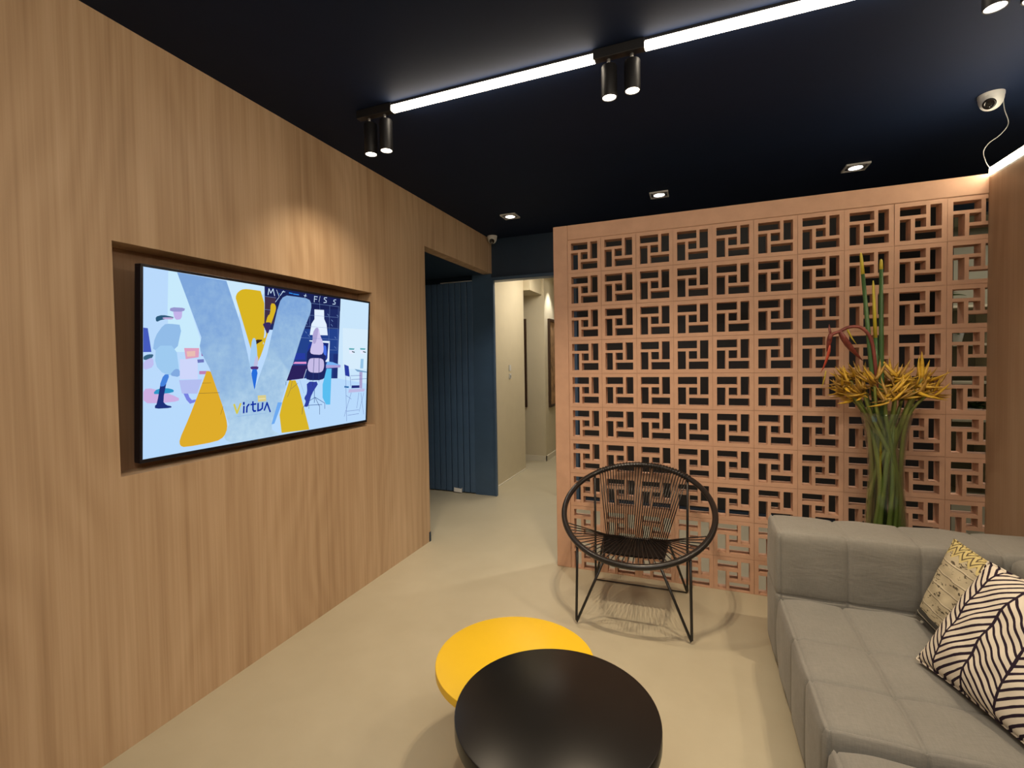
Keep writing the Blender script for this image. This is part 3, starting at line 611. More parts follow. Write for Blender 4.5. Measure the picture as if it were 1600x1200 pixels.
TVP, TVS = [[[[186,218,252],[[-675,384],[699,397],[695,-398],[-673,-381]]],[[200,234,252],[[-568,372],[-530,373],[-431,97],[-437,49],[-564,48],[-570,215]]],[[184,218,252],[[-662,-178],[-502,-171],[-139,-175],[411,-96],[664,-93],[695,-398],[-673,-381]]],[[202,230,252],[[405,386],[699,397],[685,-142],[398,-95]]],[[214,236,252],[[432,203],[670,205],[671,-46],[441,-41]]],[[204,232,252],[[-323,382],[-85,382],[-111,343],[-247,240],[-256,197]]],[[26,34,84],[[-117,387],[409,386],[407,299],[-112,252]]],[[30,42,98],[[-112,261],[406,310],[404,190],[-110,162]]],[[66,48,70],[[-113,324],[-49,329],[-58,195],[-114,194]]],[[36,66,140],[[58,176],[404,196],[400,48],[19,44]]],[[36,62,132],[[19,49],[400,53],[398,-95],[22,-81]]],[[32,48,116],[[360,47],[400,48],[398,-95],[362,-94]]],[[146,188,232],[[-550.0,161.3],[-522.0,159.7],[-516.1,134.6],[-528.9,72.4],[-554.2,47.8],[-605.8,47.2],[-624.2,60.0],[-619.8,93.0],[-610.7,117.2],[-592.3,145.8],[-579.7,158.1],[-566.3,160.9]]],[[158,202,240],[[-596.8,72.4],[-553.2,73.6],[-532.5,46.3],[-523.5,-24.3],[-534.1,-49.8],[-569.9,-44.2],[-591.3,-33.4],[-609.7,-11.6],[-616.3,13.5],[-614.7,55.5]]],[[130,170,224],[[-534.8,-20.9],[-524.2,-23.1],[-520.0,-31.0],[-520.0,-49.0],[-529.2,-54.0],[-552.8,-49.0],[-556.9,-41.1],[-544.1,-25.9]]],[[196,178,232],[[-541.4,219.0],[-519.6,224.0],[-511.7,216.5],[-513.3,192.5],[-519.9,181.9],[-535.1,179.1],[-543.0,186.6],[-548.0,208.4]]],[[150,150,205],[[-545.8,228.7],[-512.2,230.3],[-500.3,227.5],[-503.7,218.5],[-517.5,213.9],[-549.5,211.1],[-561.3,214.0],[-559.7,224.0]]],[[44,88,120],[[-610.3,187.2],[-595.7,192.8],[-580.5,193.9],[-556.5,191.1],[-547.0,188.9],[-547.0,186.1],[-557.1,182.8],[-582.9,177.2],[-597.4,172.6],[-608.6,166.4],[-613.7,168.6],[-615.3,180.4]]],[[190,170,215],[[-580.5,185.7],[-556.5,187.3],[-547.7,186.0],[-549.3,181.0],[-558.1,178.8],[-578.9,178.2],[-587.7,179.5],[-589.3,183.5]]],[[70,92,190],[[-660,140],[-644,139],[-630,47],[-660,46]]],[[58,100,130],[[-655.3,31.8],[-645.7,36.2],[-637.4,38.0],[-625.6,38.0],[-622.5,34.7],[-626.5,26.3],[-631.1,21.5],[-638.9,17.5],[-645.7,16.0],[-655.3,16.0],[-659.0,19.1],[-659.0,26.9]]],[[190,190,240],[[-651.3,15.3],[-631.7,23.7],[-623.3,18.6],[-621.7,-2.6],[-629.4,-14.1],[-650.6,-21.9],[-659.0,-16.9],[-659.0,3.9]]],[[206,176,226],[[-651.3,-96.0],[-631.7,-96.0],[-601.8,-105.5],[-545.2,-129.5],[-523.0,-142.5],[-523.0,-151.5],[-538.8,-155.4],[-579.2,-156.6],[-609.1,-155.9],[-644.9,-153.1],[-659.0,-139.7],[-659.0,-108.3]]],[[50,150,200],[[-619.4,-110.1],[-612.6,-102.9],[-601.9,-99.3],[-581.1,-97.7],[-566.4,-99.0],[-549.6,-104.0],[-543.7,-108.6],[-545.3,-115.4],[-561.6,-118.7],[-601.4,-120.3],[-618.1,-119.2],[-620.9,-114.8]]],[[30,48,120],[[-586.9,-53.2],[-574.1,-53.8],[-573.0,-75.1],[-583.0,-128.9],[-583.9,-153.7],[-576.1,-163.3],[-568.4,-168.3],[-556.6,-171.7],[-552.4,-174.5],[-553.6,-178.5],[-567.6,-179.6],[-602.4,-178.4],[-616.2,-175.1],[-616.8,-167.9],[-615.2,-163.9],[-610.8,-161.1],[-605.3,-136.5],[-595.7,-76.5]]],[[70,130,220],[[-578.7,-42.2],[-565.3,-42.8],[-563.7,-53.1],[-573.3,-78.9],[-582.3,-89.4],[-595.7,-90.6],[-597.3,-80.2],[-587.7,-52.8]]],[[120,130,225],[[-517.1,-86.0],[-501.9,-91.0],[-491.4,-106.6],[-479.6,-141.4],[-468.6,-154.6],[-452.4,-153.4],[-447.8,-155.6],[-452.2,-162.4],[-460.4,-166.3],[-476.6,-169.7],[-491.8,-151.9],[-514.2,-103.1]]],[[206,214,250],[[-520,19],[-445,19],[-444,-67],[-520,-64]]],[[180,190,240],[[-523,-68],[-425,-68],[-446,-129],[-511,-124]]],[[222,160,190],[[-503,65],[-439,66],[-441,27],[-496,19]]],[[232,190,180],[[-493,51],[-456,54],[-456,31],[-490,29]]],[[150,100,170],[[-431,52],[-414,50],[-411,32],[-428,32]]],[[110,120,190],[[-447,17],[-418,19],[-417,5],[-445,3]]],[[190,130,180],[[-438,-32],[-391,-33],[-391,-47],[-438,-46]]],[[216,180,36],[[-137.9,347.0],[-191.1,347.0],[-218.6,345.5],[-235.4,341.5],[-246.8,335.8],[-259.2,325.2],[-265.5,316.4],[-269.5,304.6],[-269.5,295.6],[-265.5,284.4],[-248.6,237.3],[-209.4,128.7],[-190.7,76.8],[-182.3,53.2],[-174.4,44.0],[-162.6,44.0],[-147.9,53.7],[-122.1,78.3],[-113.1,145.0],[-115.9,290.0]]],[[216,180,36],[[-73.9,294.2],[-61.1,294.8],[-53.8,291.3],[-48.2,281.7],[-47.1,272.3],[-49.9,257.7],[-60.5,228.5],[-84.5,168.5],[-101.0,122.8],[-119.0,66.2],[-132.8,32.3],[-150.2,2.7],[-162.1,11.2],[-174.9,62.8],[-165.0,84.1],[-127.0,86.9],[-114.4,94.2],[-120.6,109.8],[-118.4,118.9],[-106.6,126.1],[-103.1,143.3],[-105.9,179.7],[-104.6,201.9],[-98.4,222.1],[-92.7,232.9],[-84.3,240.1],[-80.6,254.2],[-79.4,282.8]]],[[58,44,96],[[-118.6,192.4],[-102.4,198.6],[-90.5,200.3],[-76.5,198.7],[-76.1,184.4],[-88.9,149.6],[-98.2,143.9],[-108.8,164.1],[-115.6,176.0],[-122.4,186.0]]],[[52,40,40],[[-152.7,113.0],[-126.3,113.0],[-123.9,108.6],[-144.1,97.4],[-154.2,91.7],[-159.8,88.3],[-162.2,92.7],[-162.8,107.3]]],[[165,205,240],[[-176.6,117.7],[-165.4,119.3],[-158.8,103.3],[-153.2,60.7],[-150.8,28.4],[-150.2,-11.4],[-160.1,-26.8],[-185.9,-26.2],[-194.7,-10.8],[-191.3,27.8],[-188.0,59.3],[-183.0,100.7]]],[[190,190,225],[[-156.9,32.2],[-149.1,32.8],[-146.4,22.0],[-147.6,-6.0],[-153.7,-17.0],[-168.3,-17.0],[-170.9,-6.2],[-163.1,21.2]]],[[80,50,120],[[-179.4,-16.0],[-152.6,-16.0],[-143.1,-19.7],[-145.9,-29.3],[-155.4,-32.6],[-176.6,-31.4],[-186.1,-27.7],[-188.9,-19.3]]],[[40,110,220],[[-176.2,-29.2],[-153.8,-29.8],[-148.3,-48.9],[-156.7,-97.1],[-160.2,-118.4],[-160.8,-124.6],[-163.2,-127.0],[-168.8,-127.0],[-171.2,-125.2],[-171.8,-120.8],[-174.9,-99.2],[-182.1,-48.8]]],[[222,172,44],[[-385.2,-35.9],[-357.8,-107.1],[-338.6,-160.7],[-317.4,-226.3],[-307.7,-261.9],[-304.3,-287.1],[-306.5,-305.1],[-315.5,-325.9],[-327.1,-337.5],[-347.9,-346.5],[-387.2,-350.4],[-466.8,-351.6],[-502.4,-349.6],[-513.6,-343.4],[-518.4,-335.5],[-519.6,-321.5],[-511.6,-297.5],[-490.4,-250.5],[-472.3,-207.6],[-447.7,-145.4],[-428.8,-96.1],[-405.2,-32.9]]],[[216,180,40],[[44,-92],[85,-93],[110,-139],[189,-370],[1,-362],[-14,-267],[2,-204]]],[["concrete",0,0],[[-534,371],[-317,368],[-246,189],[-204,42],[-165,-128],[-151,-97],[-95,43],[-38,268],[-22,312],[-7,331],[18,344],[78,345],[144,345],[171,338],[183,321],[184,299],[177,266],[121,145],[-27,-260],[-58,-304],[-61,-318],[-58,-337],[-11,-368],[-276,-369],[-309,-352],[-319,-336],[-296,-279],[-392,-21],[-433,52],[-437,76],[-430,112]]],[[110,170,240],[[-26,-201],[1,-204],[-45,-308],[-63,-310]]],[[226,240,255],[[207,291],[278,294],[281,244],[300,215],[311,154],[177,150],[188,211],[209,238]]],[[226,240,255],[[174,121],[328,122],[327,2],[299,3],[298,39],[317,110],[178,115]]],[[24,40,120],[[274,110],[319,110],[312,29],[281,29]]],[[34,56,150],[[171.5,98.9],[185.5,106.1],[210.1,109.2],[258.9,109.8],[283.1,104.7],[295.9,91.3],[304.5,73.5],[313.5,41.5],[313.0,23.9],[303.0,11.1],[268.4,6.2],[190.6,6.8],[161.3,26.6],[164.7,76.4]]],[[30,38,96],[[193.9,92.7],[270.1,94.3],[299.3,79.4],[297.7,39.6],[297.7,3.3],[299.3,-49.3],[295.4,-76.8],[283.6,-94.2],[253.3,-99.9],[187.7,-97.1],[160.7,-90.3],[157.3,-75.7],[157.8,-34.4],[162.2,56.4]]],[[70,110,225],[[283.6,95.0],[295.4,95.0],[301.3,87.3],[304.7,67.7],[305.1,54.7],[302.9,41.3],[297.2,38.6],[284.8,45.4],[279.8,58.3],[279.2,84.7]]],[[206,196,236],[[227.4,193.1],[238.6,190.9],[245.0,181.9],[250.0,161.1],[257.7,144.0],[272.3,121.0],[278.9,101.0],[281.1,73.0],[278.7,57.6],[270.3,46.4],[250.7,42.7],[209.3,44.3],[190.1,48.5],[182.9,57.5],[184.2,73.8],[194.8,106.2],[198.8,128.9],[198.2,154.1],[203.5,170.6],[217.5,187.4]]],[[174,164,212],[[223.6,192.0],[235.4,192.0],[238.5,181.9],[234.5,156.1],[230.4,136.8],[223.6,113.2],[216.4,103.8],[204.6,103.2],[200.0,116.4],[200.0,150.6],[204.2,170.2],[214.8,185.8]]],[[198,188,230],[[182.4,20.9],[193.6,23.1],[211.6,24.0],[246.4,24.0],[265.3,21.6],[278.7,15.4],[285.1,5.1],[287.9,-15.1],[286.6,-28.9],[280.4,-44.1],[272.3,-51.8],[257.7,-56.2],[239.5,-57.6],[207.5,-56.4],[189.5,-53.4],[175.5,-46.6],[168.9,-36.5],[166.1,-17.5],[167.9,-3.4],[175.1,13.4]]],[[48,64,160],[[182.7,-104.9],[235.3,-107.1],[243.5,-122.7],[211.5,-160.3],[194.8,-187.3],[184.2,-218.7],[178.0,-233.6],[173.0,-240.4],[165.5,-242.1],[151.5,-239.9],[149.1,-232.6],[156.9,-216.4],[156.7,-206.5],[148.3,-197.5],[150.1,-187.6],[162.9,-171.4],[166.7,-151.6],[163.3,-117.4]]],[[90,190,240],[[309,-35],[348,-36],[343,-245],[310,-242],[282,-200],[280,-125]]],[[170,160,215],[[303,-15],[421,-17],[419,-31],[304,-33]]],[[120,180,245],[[314,5],[358,0],[421,-17],[303,-15]]],[[226,150,210],[[78,4],[157,4],[157,-7],[67,-6]]],[[44,34,92],[[60,-14],[164,-15],[147,-85],[53,-92],[26,-93],[43,-55]]],[[40,60,160],[[86,51],[148,50],[149,17],[73,15]]],[[44,62,160],[[451,-13],[490,-24],[502,-89],[462,-80]]],[[36,44,120],[[522,-143],[599,-146],[599,-162],[520,-160]]],[[44,110,170],[[458,-142],[498,-148],[495,-157],[458,-153]]],[[190,186,226],[[498,-165],[646,-169],[640,-187],[493,-186]]],[[170,160,205],[[589,-62],[618,-63],[619,-168],[593,-162]]],[[120,160,200],[[543,-42],[662,-62],[662,-68],[569,-59]]],[[150,195,230],[[599,20],[625,20],[624,-41],[595,-40]]],[[90,170,180],[[489,85],[539,84],[533,75],[493,75]]],[[230,236,255],[[490,74],[536,73],[527,50],[495,52]]],[[60,80,90],[[514,68],[543,63],[540,57],[518,61]]],[[90,170,180],[[590,87],[642,86],[636,77],[593,77]]],[[230,236,255],[[590,76],[639,75],[630,51],[596,53]]],[[60,80,90],[[616,69],[647,64],[643,58],[620,62]]],[[222,206,130],[[-146,-158],[-99,-159],[-97,-189],[-143,-189]]]],[[[120,100,50],1.7,[[-438,-128],[-345,-131]]],[[120,100,50],1.3,[[-425,-85],[-384,-85]]],[[90,70,40],1.3,[[-326,-195],[-338,-230]]],[[205,228,255],3.8,[[-96,334],[-91,364],[-80,344],[-67,366],[-57,334]]],[[205,228,255],2.1,[[-46,364],[-29,331],[-52,303]]],[[205,228,255],2.9,[[-24,338],[-3,365]]],[[205,228,255],2.9,[[-12,359],[6,361]]],[[60,140,235],3.8,[[-28,349],[-28,344]]],[[50,140,240],5.0,[[33,359],[54,358]]],[[50,140,240],5.0,[[60,357],[95,357]]],[[205,228,255],3.4,[[143,366],[137,351]]],[[205,228,255],2.5,[[130,358],[149,357]]],[[205,228,255],3.8,[[205,363],[204,331]]],[[205,228,255],3.4,[[205,361],[227,362]]],[[205,228,255],2.9,[[205,347],[223,348]]],[[205,228,255],2.1,[[246,367],[238,336]]],[[205,228,255],3.8,[[297,365],[279,363],[276,355],[293,348],[294,339],[274,335]]],[[205,228,255],3.8,[[369,362],[353,358],[351,351],[365,345],[363,336],[344,334]]],[[120,150,205],1.3,[[185,322],[395,324]]],[[120,150,205],1.3,[[170,257],[392,261]]],[[120,150,205],1.3,[[139,195],[392,197]]],[[120,150,205],1.3,[[116,133],[389,132]]],[[120,150,205],1.3,[[325,71],[386,71]]],[[120,150,205],1.3,[[321,323],[320,73]]],[[120,150,205],1.3,[[392,325],[389,71]]],[[120,150,205],1.3,[[174,264],[174,194]]],[[120,150,205],1.3,[[243,335],[246,293]]],[[120,150,205],1.3,[[-113,324],[-49,324]]],[[120,150,205],1.3,[[-113,261],[-80,261]]],[[120,150,205],2.5,[[336,244],[348,235]]],[[120,150,205],2.5,[[334,218],[346,208]]],[[120,150,205],2.5,[[305,275],[316,266]]],[[120,150,205],2.5,[[379,275],[392,266]]],[[120,150,205],2.5,[[147,215],[157,206]]],[[120,150,205],2.5,[[144,167],[154,159]]],[[120,150,205],2.5,[[365,148],[377,139]]],[[120,150,205],2.5,[[366,91],[379,81]]],[[120,150,205],2.5,[[165,150],[176,140]]],[[40,60,120],3.4,[[211,22],[205,-129]]],[[40,60,120],3.4,[[249,24],[250,-108]]],[[190,215,250],3.4,[[157,-98],[217,-106],[279,-101]]],[[40,80,150],3.8,[[218,-153],[220,-223]]],[[40,80,150],2.9,[[180,-211],[225,-194],[299,-233],[300,-265]]],[[40,80,150],2.9,[[175,-234],[278,-239]]],[[40,60,120],2.9,[[225,-196],[260,-249],[261,-293]]],[[60,70,80],2.5,[[148,-235],[136,-246],[133,-279]]],[[60,70,80],2.1,[[180,-234],[181,-254]]],[[200,220,250],2.9,[[158,-36],[137,-88],[58,-92]]],[[60,70,80],1.7,[[62,-96],[54,-136],[33,-178]]],[[60,70,80],1.7,[[59,-136],[100,-109]]],[[130,170,220],1.7,[[113,-94],[144,-167]]],[[60,90,130],2.5,[[22,-98],[22,-116]]],[[110,130,190],2.9,[[465,-80],[484,-359]]],[[110,130,190],3.4,[[505,-89],[513,-149]]],[[110,130,190],2.9,[[508,-83],[603,-84]]],[[110,130,190],2.9,[[515,-107],[670,-106]]],[[110,130,190],2.5,[[475,-202],[519,-226]]],[[110,130,190],2.9,[[518,-188],[462,-327]]],[[110,130,190],2.9,[[588,-192],[572,-287]]],[[110,130,190],2.9,[[607,-194],[639,-333]]],[[110,130,190],2.9,[[634,-195],[595,-311]]],[[110,130,190],2.5,[[485,-298],[592,-300]]],[[110,130,190],2.5,[[492,-324],[593,-324]]],[[212,200,80],9.2,[[-272,-191],[-257,-232]]],[[212,200,80],9.2,[[-257,-232],[-239,-190]]],[[10,44,160],8.5,[[-221,-204],[-222,-234]]],[[10,44,160],9.5,[[-222,-186],[-222,-194]]],[[10,44,160],8.5,[[-206,-233],[-205,-208],[-198,-200],[-194,-197]]],[[10,44,160],8.5,[[-173,-186],[-172,-224],[-167,-232],[-157,-232]]],[[10,44,160],7.5,[[-184,-199],[-156,-198]]],[[10,44,160],8.5,[[-144,-197],[-144,-229]]],[[10,44,160],8.5,[[-146,-232],[-131,-230],[-120,-223],[-118,-196]]],[[10,44,160],8.5,[[-108,-233],[-92,-197]]],[[10,44,160],8.5,[[-93,-197],[-73,-244]]],[[180,196,180],1.7,[[-140,-166],[-103,-165]]],[[235,235,215],2.5,[[-140,-175],[-104,-175]]],[[180,196,180],1.7,[[-140,-184],[-103,-184]]],[[120,165,220],1.1,[[-256,-248],[-96,-249]]]]]
cols = {}; tmats = []
def tvmat(c):
    c = tuple(c)
    if c not in cols:
        cols[c] = len(tmats)
        if c[0] == 'concrete':
            mt = emit('screen_concrete', (1, 1, 1), 1.0); nt = mt.node_tree; e = [n for n in nt.nodes if n.type == 'EMISSION'][0]
            x, y, z = xyz(nt, coords(nt)); f = z*-0.75+y*0.28+noise(nt, coords(nt), 5.0, 4, 0.6)*0.7+noise(nt, coords(nt), 30.0, 3, 0.6)*0.35-0.02
            nt.links.new(ramp(nt, f, [(0.18, lin((126, 166, 218))), (0.5, lin((156, 192, 226))), (0.85, lin((190, 220, 240)))]), e.inputs['Color'])
            tmats.append(mt)
        else: tmats.append(emit('screen_pixels', lin(c), 1.0))
    return cols[c]
def clip(poly):
    for ax, lim, sg in ((0, TW*1000, 1), (0, -TW*1000, -1), (1, TH*1000, 1), (1, -TH*1000, -1)):
        out = []
        for i in range(len(poly)):
            a, b = poly[i-1], poly[i]; ia, ib = (lim-a[ax])*sg >= 0, (lim-b[ax])*sg >= 0
            if ia != ib:
                t = (lim-a[ax])/(b[ax]-a[ax]); p = [a[0]+(b[0]-a[0])*t, a[1]+(b[1]-a[1])*t]; p[ax] = lim; out.append(p)
            if ib: out.append(b)
        poly = out
        if len(poly) < 3: return []
    return poly
m = MB(); lay = 0
m.add([(-0.0005, -TW, -TH), (-0.0005, TW, -TH), (-0.0005, TW, TH), (-0.0005, -TW, TH)], [(0, 1, 2, 3)], tvmat((186, 218, 252)))
def tvpoly(c, p):
    global lay
    p = clip([list(q) for q in p])
    if len(p) < 3: return
    lay += 1; ar = sum(p[i-1][0]*p[i][1]-p[i][0]*p[i-1][1] for i in range(len(p)))
    if ar < 0: p = p[::-1]
    m.add([(lay*1.2e-5, q[0]/1000, q[1]/1000) for q in p], [tuple(range(len(p)))], tvmat(c))
def tvstroke(c, w, pts):
    for a, b in zip(pts[:-1], pts[1:]):
        dx, dy = b[0]-a[0], b[1]-a[1]; L = math.hypot(dx, dy) or 1; nx, ny = -dy/L*w/2, dx/L*w/2; ex, ey = dx/L*w*0.3, dy/L*w*0.3
        tvpoly(c, [[a[0]-ex+nx, a[1]-ey+ny], [a[0]-ex-nx, a[1]-ey-ny], [b[0]+ex-nx, b[1]+ey-ny], [b[0]+ex+nx, b[1]+ey+ny]])
for c, p in TVP: tvpoly(c, p)
for c, w, p in TVS: tvstroke(c, w, p)
pic = mesh_obj('screen_picture', m.v, m.f, None, tv, False, tmats, m.m, local=True)

# ================================================================== SOFA
def rbox(x0, x1, y0, y1, z0, z1, r, seams=((), (), ()), step=0.022, puff=0.012, sd=0.007):
    """upholstered block: rounded edges, stitched seams pressed in, panels slightly puffed"""
    c = Vector(((x0+x1)/2, (y0+y1)/2, (z0+z1)/2)); h = ((x1-x0)/2, (y1-y0)/2, (z1-z0)/2)
    lines = []
    for a in range(3):
        n = max(4, int(2*h[a]/step)); L = {round(-h[a]+2*h[a]*i/n, 5) for i in range(n+1)}
        for s in seams[a]:
            s = s-c[a]
            L = {q for q in L if abs(q-s) > 0.009}
            for d in (-0.009, -0.004, 0, 0.004, 0.009): L.add(round(s+d, 5))
        lines.append(sorted(max(-h[a], min(h[a], q)) for q in L if -h[a]-1e-4 <= q <= h[a]+1e-4))
    bm = bmesh.new(); cache = {}
    def pt(p):
        k = tuple(round(q, 5) for q in p)
        if k in cache: return cache[k]
        q = Vector([max(-(h[a]-r), min(h[a]-r, p[a])) for a in range(3)]); d = Vector(p)-q
        n = d.normalized() if d.length > 1e-9 else Vector((0, 0, 1)); P = q+n*r
        off = 0.0
        for a in range(3):
            wa = 1-abs(n[a])
            if wa < 0.05: continue
            bs = [-h[a]]+sorted(s-c[a] for s in seams[a])+[h[a]]
            for s in seams[a]: off -= sd*math.exp(-((p[a]-(s-c[a]))/0.0055)**2)*wa
            for i in range(len(bs)-1):
                if bs[i] <= p[a] <= bs[i+1]:
                    t = (p[a]-bs[i])/(bs[i+1]-bs[i]); off += puff*0.5*(math.sin(PI*t)**0.6-0.6)*wa; break
        P += n*off
        P += n*(0.0022*math.sin(P.x*31+P.z*17+c.x*5)*math.sin(P.y*27+P.x*9))
        cache[k] = bm.verts.new(P+c); return cache[k]
    for a in range(3):
        b, d = (a+1) % 3, (a+2) % 3
        for sg in (-1, 1):
            for i in range(len(lines[b])-1):
                for j in range(len(lines[d])-1):
                    q = []
                    for (u, w) in ((i, j), (i+1, j), (i+1, j+1), (i, j+1)):
                        p = [0, 0, 0]; p[a] = sg*h[a]; p[b] = lines[b][u]; p[d] = lines[d][w]; q.append(pt(p))
                    if sg < 0: q = q[::-1]
                    try: bm.faces.new(q)
                    except ValueError: pass
    bm.verts.index_update()
    v = [x.co[:] for x in bm.verts]; f = [[x.index for x in q.verts] for q in bm.faces]; bm.free()
    return v, f
def cushion(name, parent, *a, **k):
    v, f = rbox(*a, **k); return mesh_obj(name, v, f, M['sofa'], parent, True)
sofa = thing('corner_sofa', 'low tufted grey fabric corner sofa in front of the glass vase', 'sofa', (2.8, 2.0, 0))
SXS = (2.545, 2.80, 3.06)
cushion('backrest', sofa, 2.285, 3.315, 2.405, 2.690, 0.035, 0.640, 0.024, seams=((2.306, 2.555, 2.805, 3.06), (2.428,), (0.36,)), sd=0.005)
cushion('backrest', sofa, 3.062, 3.318, 1.56, 2.400, 0.035, 0.638, 0.030, seams=((), (2.04, 1.80), (0.36,)), sd=0.006)
cushion('seat', sofa, 2.288, 3.058, 1.565, 2.404, 0.035, 0.358, 0.024, seams=((2.306, 2.53, 2.79), (1.585, 2.06, 1.81), ()), puff=0.016)
for x, y in ((2.36, 2.62), (3.22, 2.62), (2.36, 1.64), (3.22, 1.64)):
    m = MB(); m.lathe([(0.022, 0.0), (0.025, 0.045)], x, y, 16, cap0=True, cap1=True); m.build('foot', M['black_metal'], sofa)
ott = thing('ottoman', 'grey fabric ottoman pushed against the front of the corner sofa', 'ottoman', (2.8, 1.1, 0))
cushion('seat', ott, 2.292, 3.05, 0.72, 1.552, 0.035, 0.338, 0.026, seams=((2.312, 2.545, 2.80), (1.27, 0.99), ()), puff=0.016)
for x, y in ((2.36, 1.47), (2.98, 1.47), (2.36, 0.8), (2.98, 0.8)):
    m = MB(); m.lathe([(0.022, 0.0), (0.025, 0.045)], x, y, 16, cap0=True, cap1=True); m.build('foot', M['black_metal'], ott)

def pillow(name, W, Hh, T, corner, e1, e2, mat, label, group, seed):
    e1 = Vector(e1).normalized(); e2 = Vector(e2); e2 = (e2-e1*e1.dot(e2)).normalized(); n = e1.cross(e2)
    N = 34; v = []; f = []; rr = random.Random(seed); ph = [rr.uniform(0, 6.28) for _ in range(6)]
    for sg in (1, -1):
        for i in range(N+1):
            for j in range(N+1):
                a, b = 2*i/N-1, 2*j/N-1
                prof = max(0, (1-abs(a)**2.6))**0.55*max(0, (1-abs(b)**2.6))**0.55
                px = a*W/2*(1-0.045*(1-b*b)*abs(a)**3); py = b*Hh/2*(1-0.045*(1-a*a)*abs(b)**3)
                wr = 0.004*math.sin(9*a+4*b+ph[0])*math.sin(7*b-3*a+ph[1])+0.003*math.sin(17*a-11*b+ph[2])*prof
                v.append((px, py, sg*(T/2*prof+wr*prof)))
    K = (N+1)*(N+1)
    for s in (0, 1):
        for i in range(N):
            for j in range(N):
                q = (s*K+i*(N+1)+j, s*K+(i+1)*(N+1)+j, s*K+(i+1)*(N+1)+j+1, s*K+i*(N+1)+j+1); f.append(q if s == 0 else q[::-1])
    bm = bmesh.new(); bv_ = [bm.verts.new(p) for p in v]
    for q in f: bm.faces.new([bv_[i] for i in q])
    bmesh.ops.remove_doubles(bm, verts=bm.verts[:], dist=0.0004)
    me = bpy.data.meshes.new(name); bm.to_mesh(me); bm.free(); me.materials.append(M[mat])
    me.polygons.foreach_set('use_smooth', [True]*len(me.polygons))
    o = bpy.data.objects.new(name, me); COL.objects.link(o)
    c = Vector(corner)+e1*W/2+e2*Hh/2
    o.matrix_world = Matrix(((e1.x, e2.x, n.x, c.x), (e1.y, e2.y, n.y, c.y), (e1.z, e2.z, n.z, c.z), (0, 0, 0, 1)))
    tag(o, label, 'cushion', group)
    m = MB(); ring = []
    for a, b in [(-1+2*i/24, -1) for i in range(24)]+[(1, -1+2*i/24) for i in range(24)]+[(1-2*i/24, 1) for i in range(24)]+[(-1, 1-2*i/24) for i in range(24)]:
        ring.append((a*W/2*(1-0.045*(1-b*b)*abs(a)**3), b*Hh/2*(1-0.045*(1-a*a)*abs(b)**3), 0))
    m.tube(ring, 0.0035, 6, closed=True); m.build('edge_piping', M[mat], o, True, local=True)
    return o
pillow('throw_pillow', 0.45, 0.405, 0.13, (2.655, 2.015, 0.378), (0.286, -0.958, 0), (0.508, 0.205, 0.836), 'chevron', 'square cushion with dark zigzag stripes on white cloth at the sofa front', 'cushions on the sofa', 3)
pillow('throw_pillow', 0.44, 0.335, 0.09, (2.768, 2.352, 0.384), (0.07, -0.997, 0), (0.11, 0.03, 0.29), 'ethnic', 'beige embroidered cushion with yellow zigzag border leaning behind the striped cushion', 'cushions on the sofa', 8)

# ================================================================== SIDE TABLES
def side_table(cx, cy, r, zt, th, mat, label, a0):
    t = thing('round_side_table', label, 'table', (cx, cy, 0), 'nesting round tables')
    m = MB(); m.lathe([(r-0.004, zt-th), (r, zt-th+0.003), (r, zt-0.004), (r-0.001, zt-0.0012), (r-0.004, zt)], cx, cy, 96, cap0=True, cap1=True)
    auto_smooth(m.build('tabletop', M[mat], t))
    m = MB(); m.lathe([(r-0.05, zt-th-0.012), (r-0.05, zt-th-0.0003), (r-0.095, zt-th-0.0003), (r-0.095, zt-th-0.012), (r-0.05, zt-th-0.012)], cx, cy, 64); m.build('apron', M['black_metal'], t)
    for k in range(3):
        a = a0+k*2*PI/3; x, y = cx+math.cos(a)*(r-0.075), cy+math.sin(a)*(r-0.075); x2, y2 = cx+math.cos(a)*(r-0.06), cy+math.sin(a)*(r-0.06)
        m = MB(); m.tube([(x2, y2, 0.0), (x, y, zt-th-0.001)], [0.010, 0.016], 14); m.build('leg', M['black_metal'], t, False)
side_table(1.596, 1.262, 0.281, 0.45, 0.043, 'table_black', 'glossy black round table, the taller one in front', math.radians(200))
side_table(1.359, 1.569, 0.281, 0.36, 0.030, 'table_yellow', 'bright yellow round table, the lower one tucked under the black one', math.radians(45))

# ================================================================== ROUND CORD CHAIR
ch = thing('round_cord_chair', 'black round metal chair woven with cords in front of the terracotta screen', 'chair', (1.6455, 2.78, 0))
RC = Vector((1.6455, 2.7786, 0.5664)); RR = 0.4086; TL = 0.4478
EX = Vector((1, -0.0123, 0)).normalized(); EY = Vector((0.0123*math.cos(TL), math.cos(TL), math.sin(TL))).normalized(); EN = EX.cross(EY)
def rp(a, r=RR, off=0.0): return RC+EX*(math.cos(a)*r)+EY*(math.sin(a)*r)+EN*off
m = MB(); m.tube([rp(2*PI*i/96) for i in range(96)], 0.0158, 14, closed=True); m.build('hoop', M['black_cord'], ch, True)
ZB = 0.335; ZF = 0.345
FB = {'bl': Vector((1.435, 2.945, ZB)), 'br': Vector((1.806, 2.965, ZB)), 'fl': Vector((1.500, 2.535, ZF)), 'fr': Vector((1.790, 2.550, ZF))}
order = [FB['bl'], FB['br'], FB['fr'], FB['fl']]
path = []
for i in range(4):
    a, b, c = order[i-1], order[i], order[(i+1) % 4]
    d1_, d2_ = (a-b).normalized()*0.04, (c-b).normalized()*0.04
    for t in (0, 0.25, 0.5, 0.75, 1.0): path.append((b+d1_)*(1-t)**2+b*2*t*(1-t)+(b+d2_)*t*t)
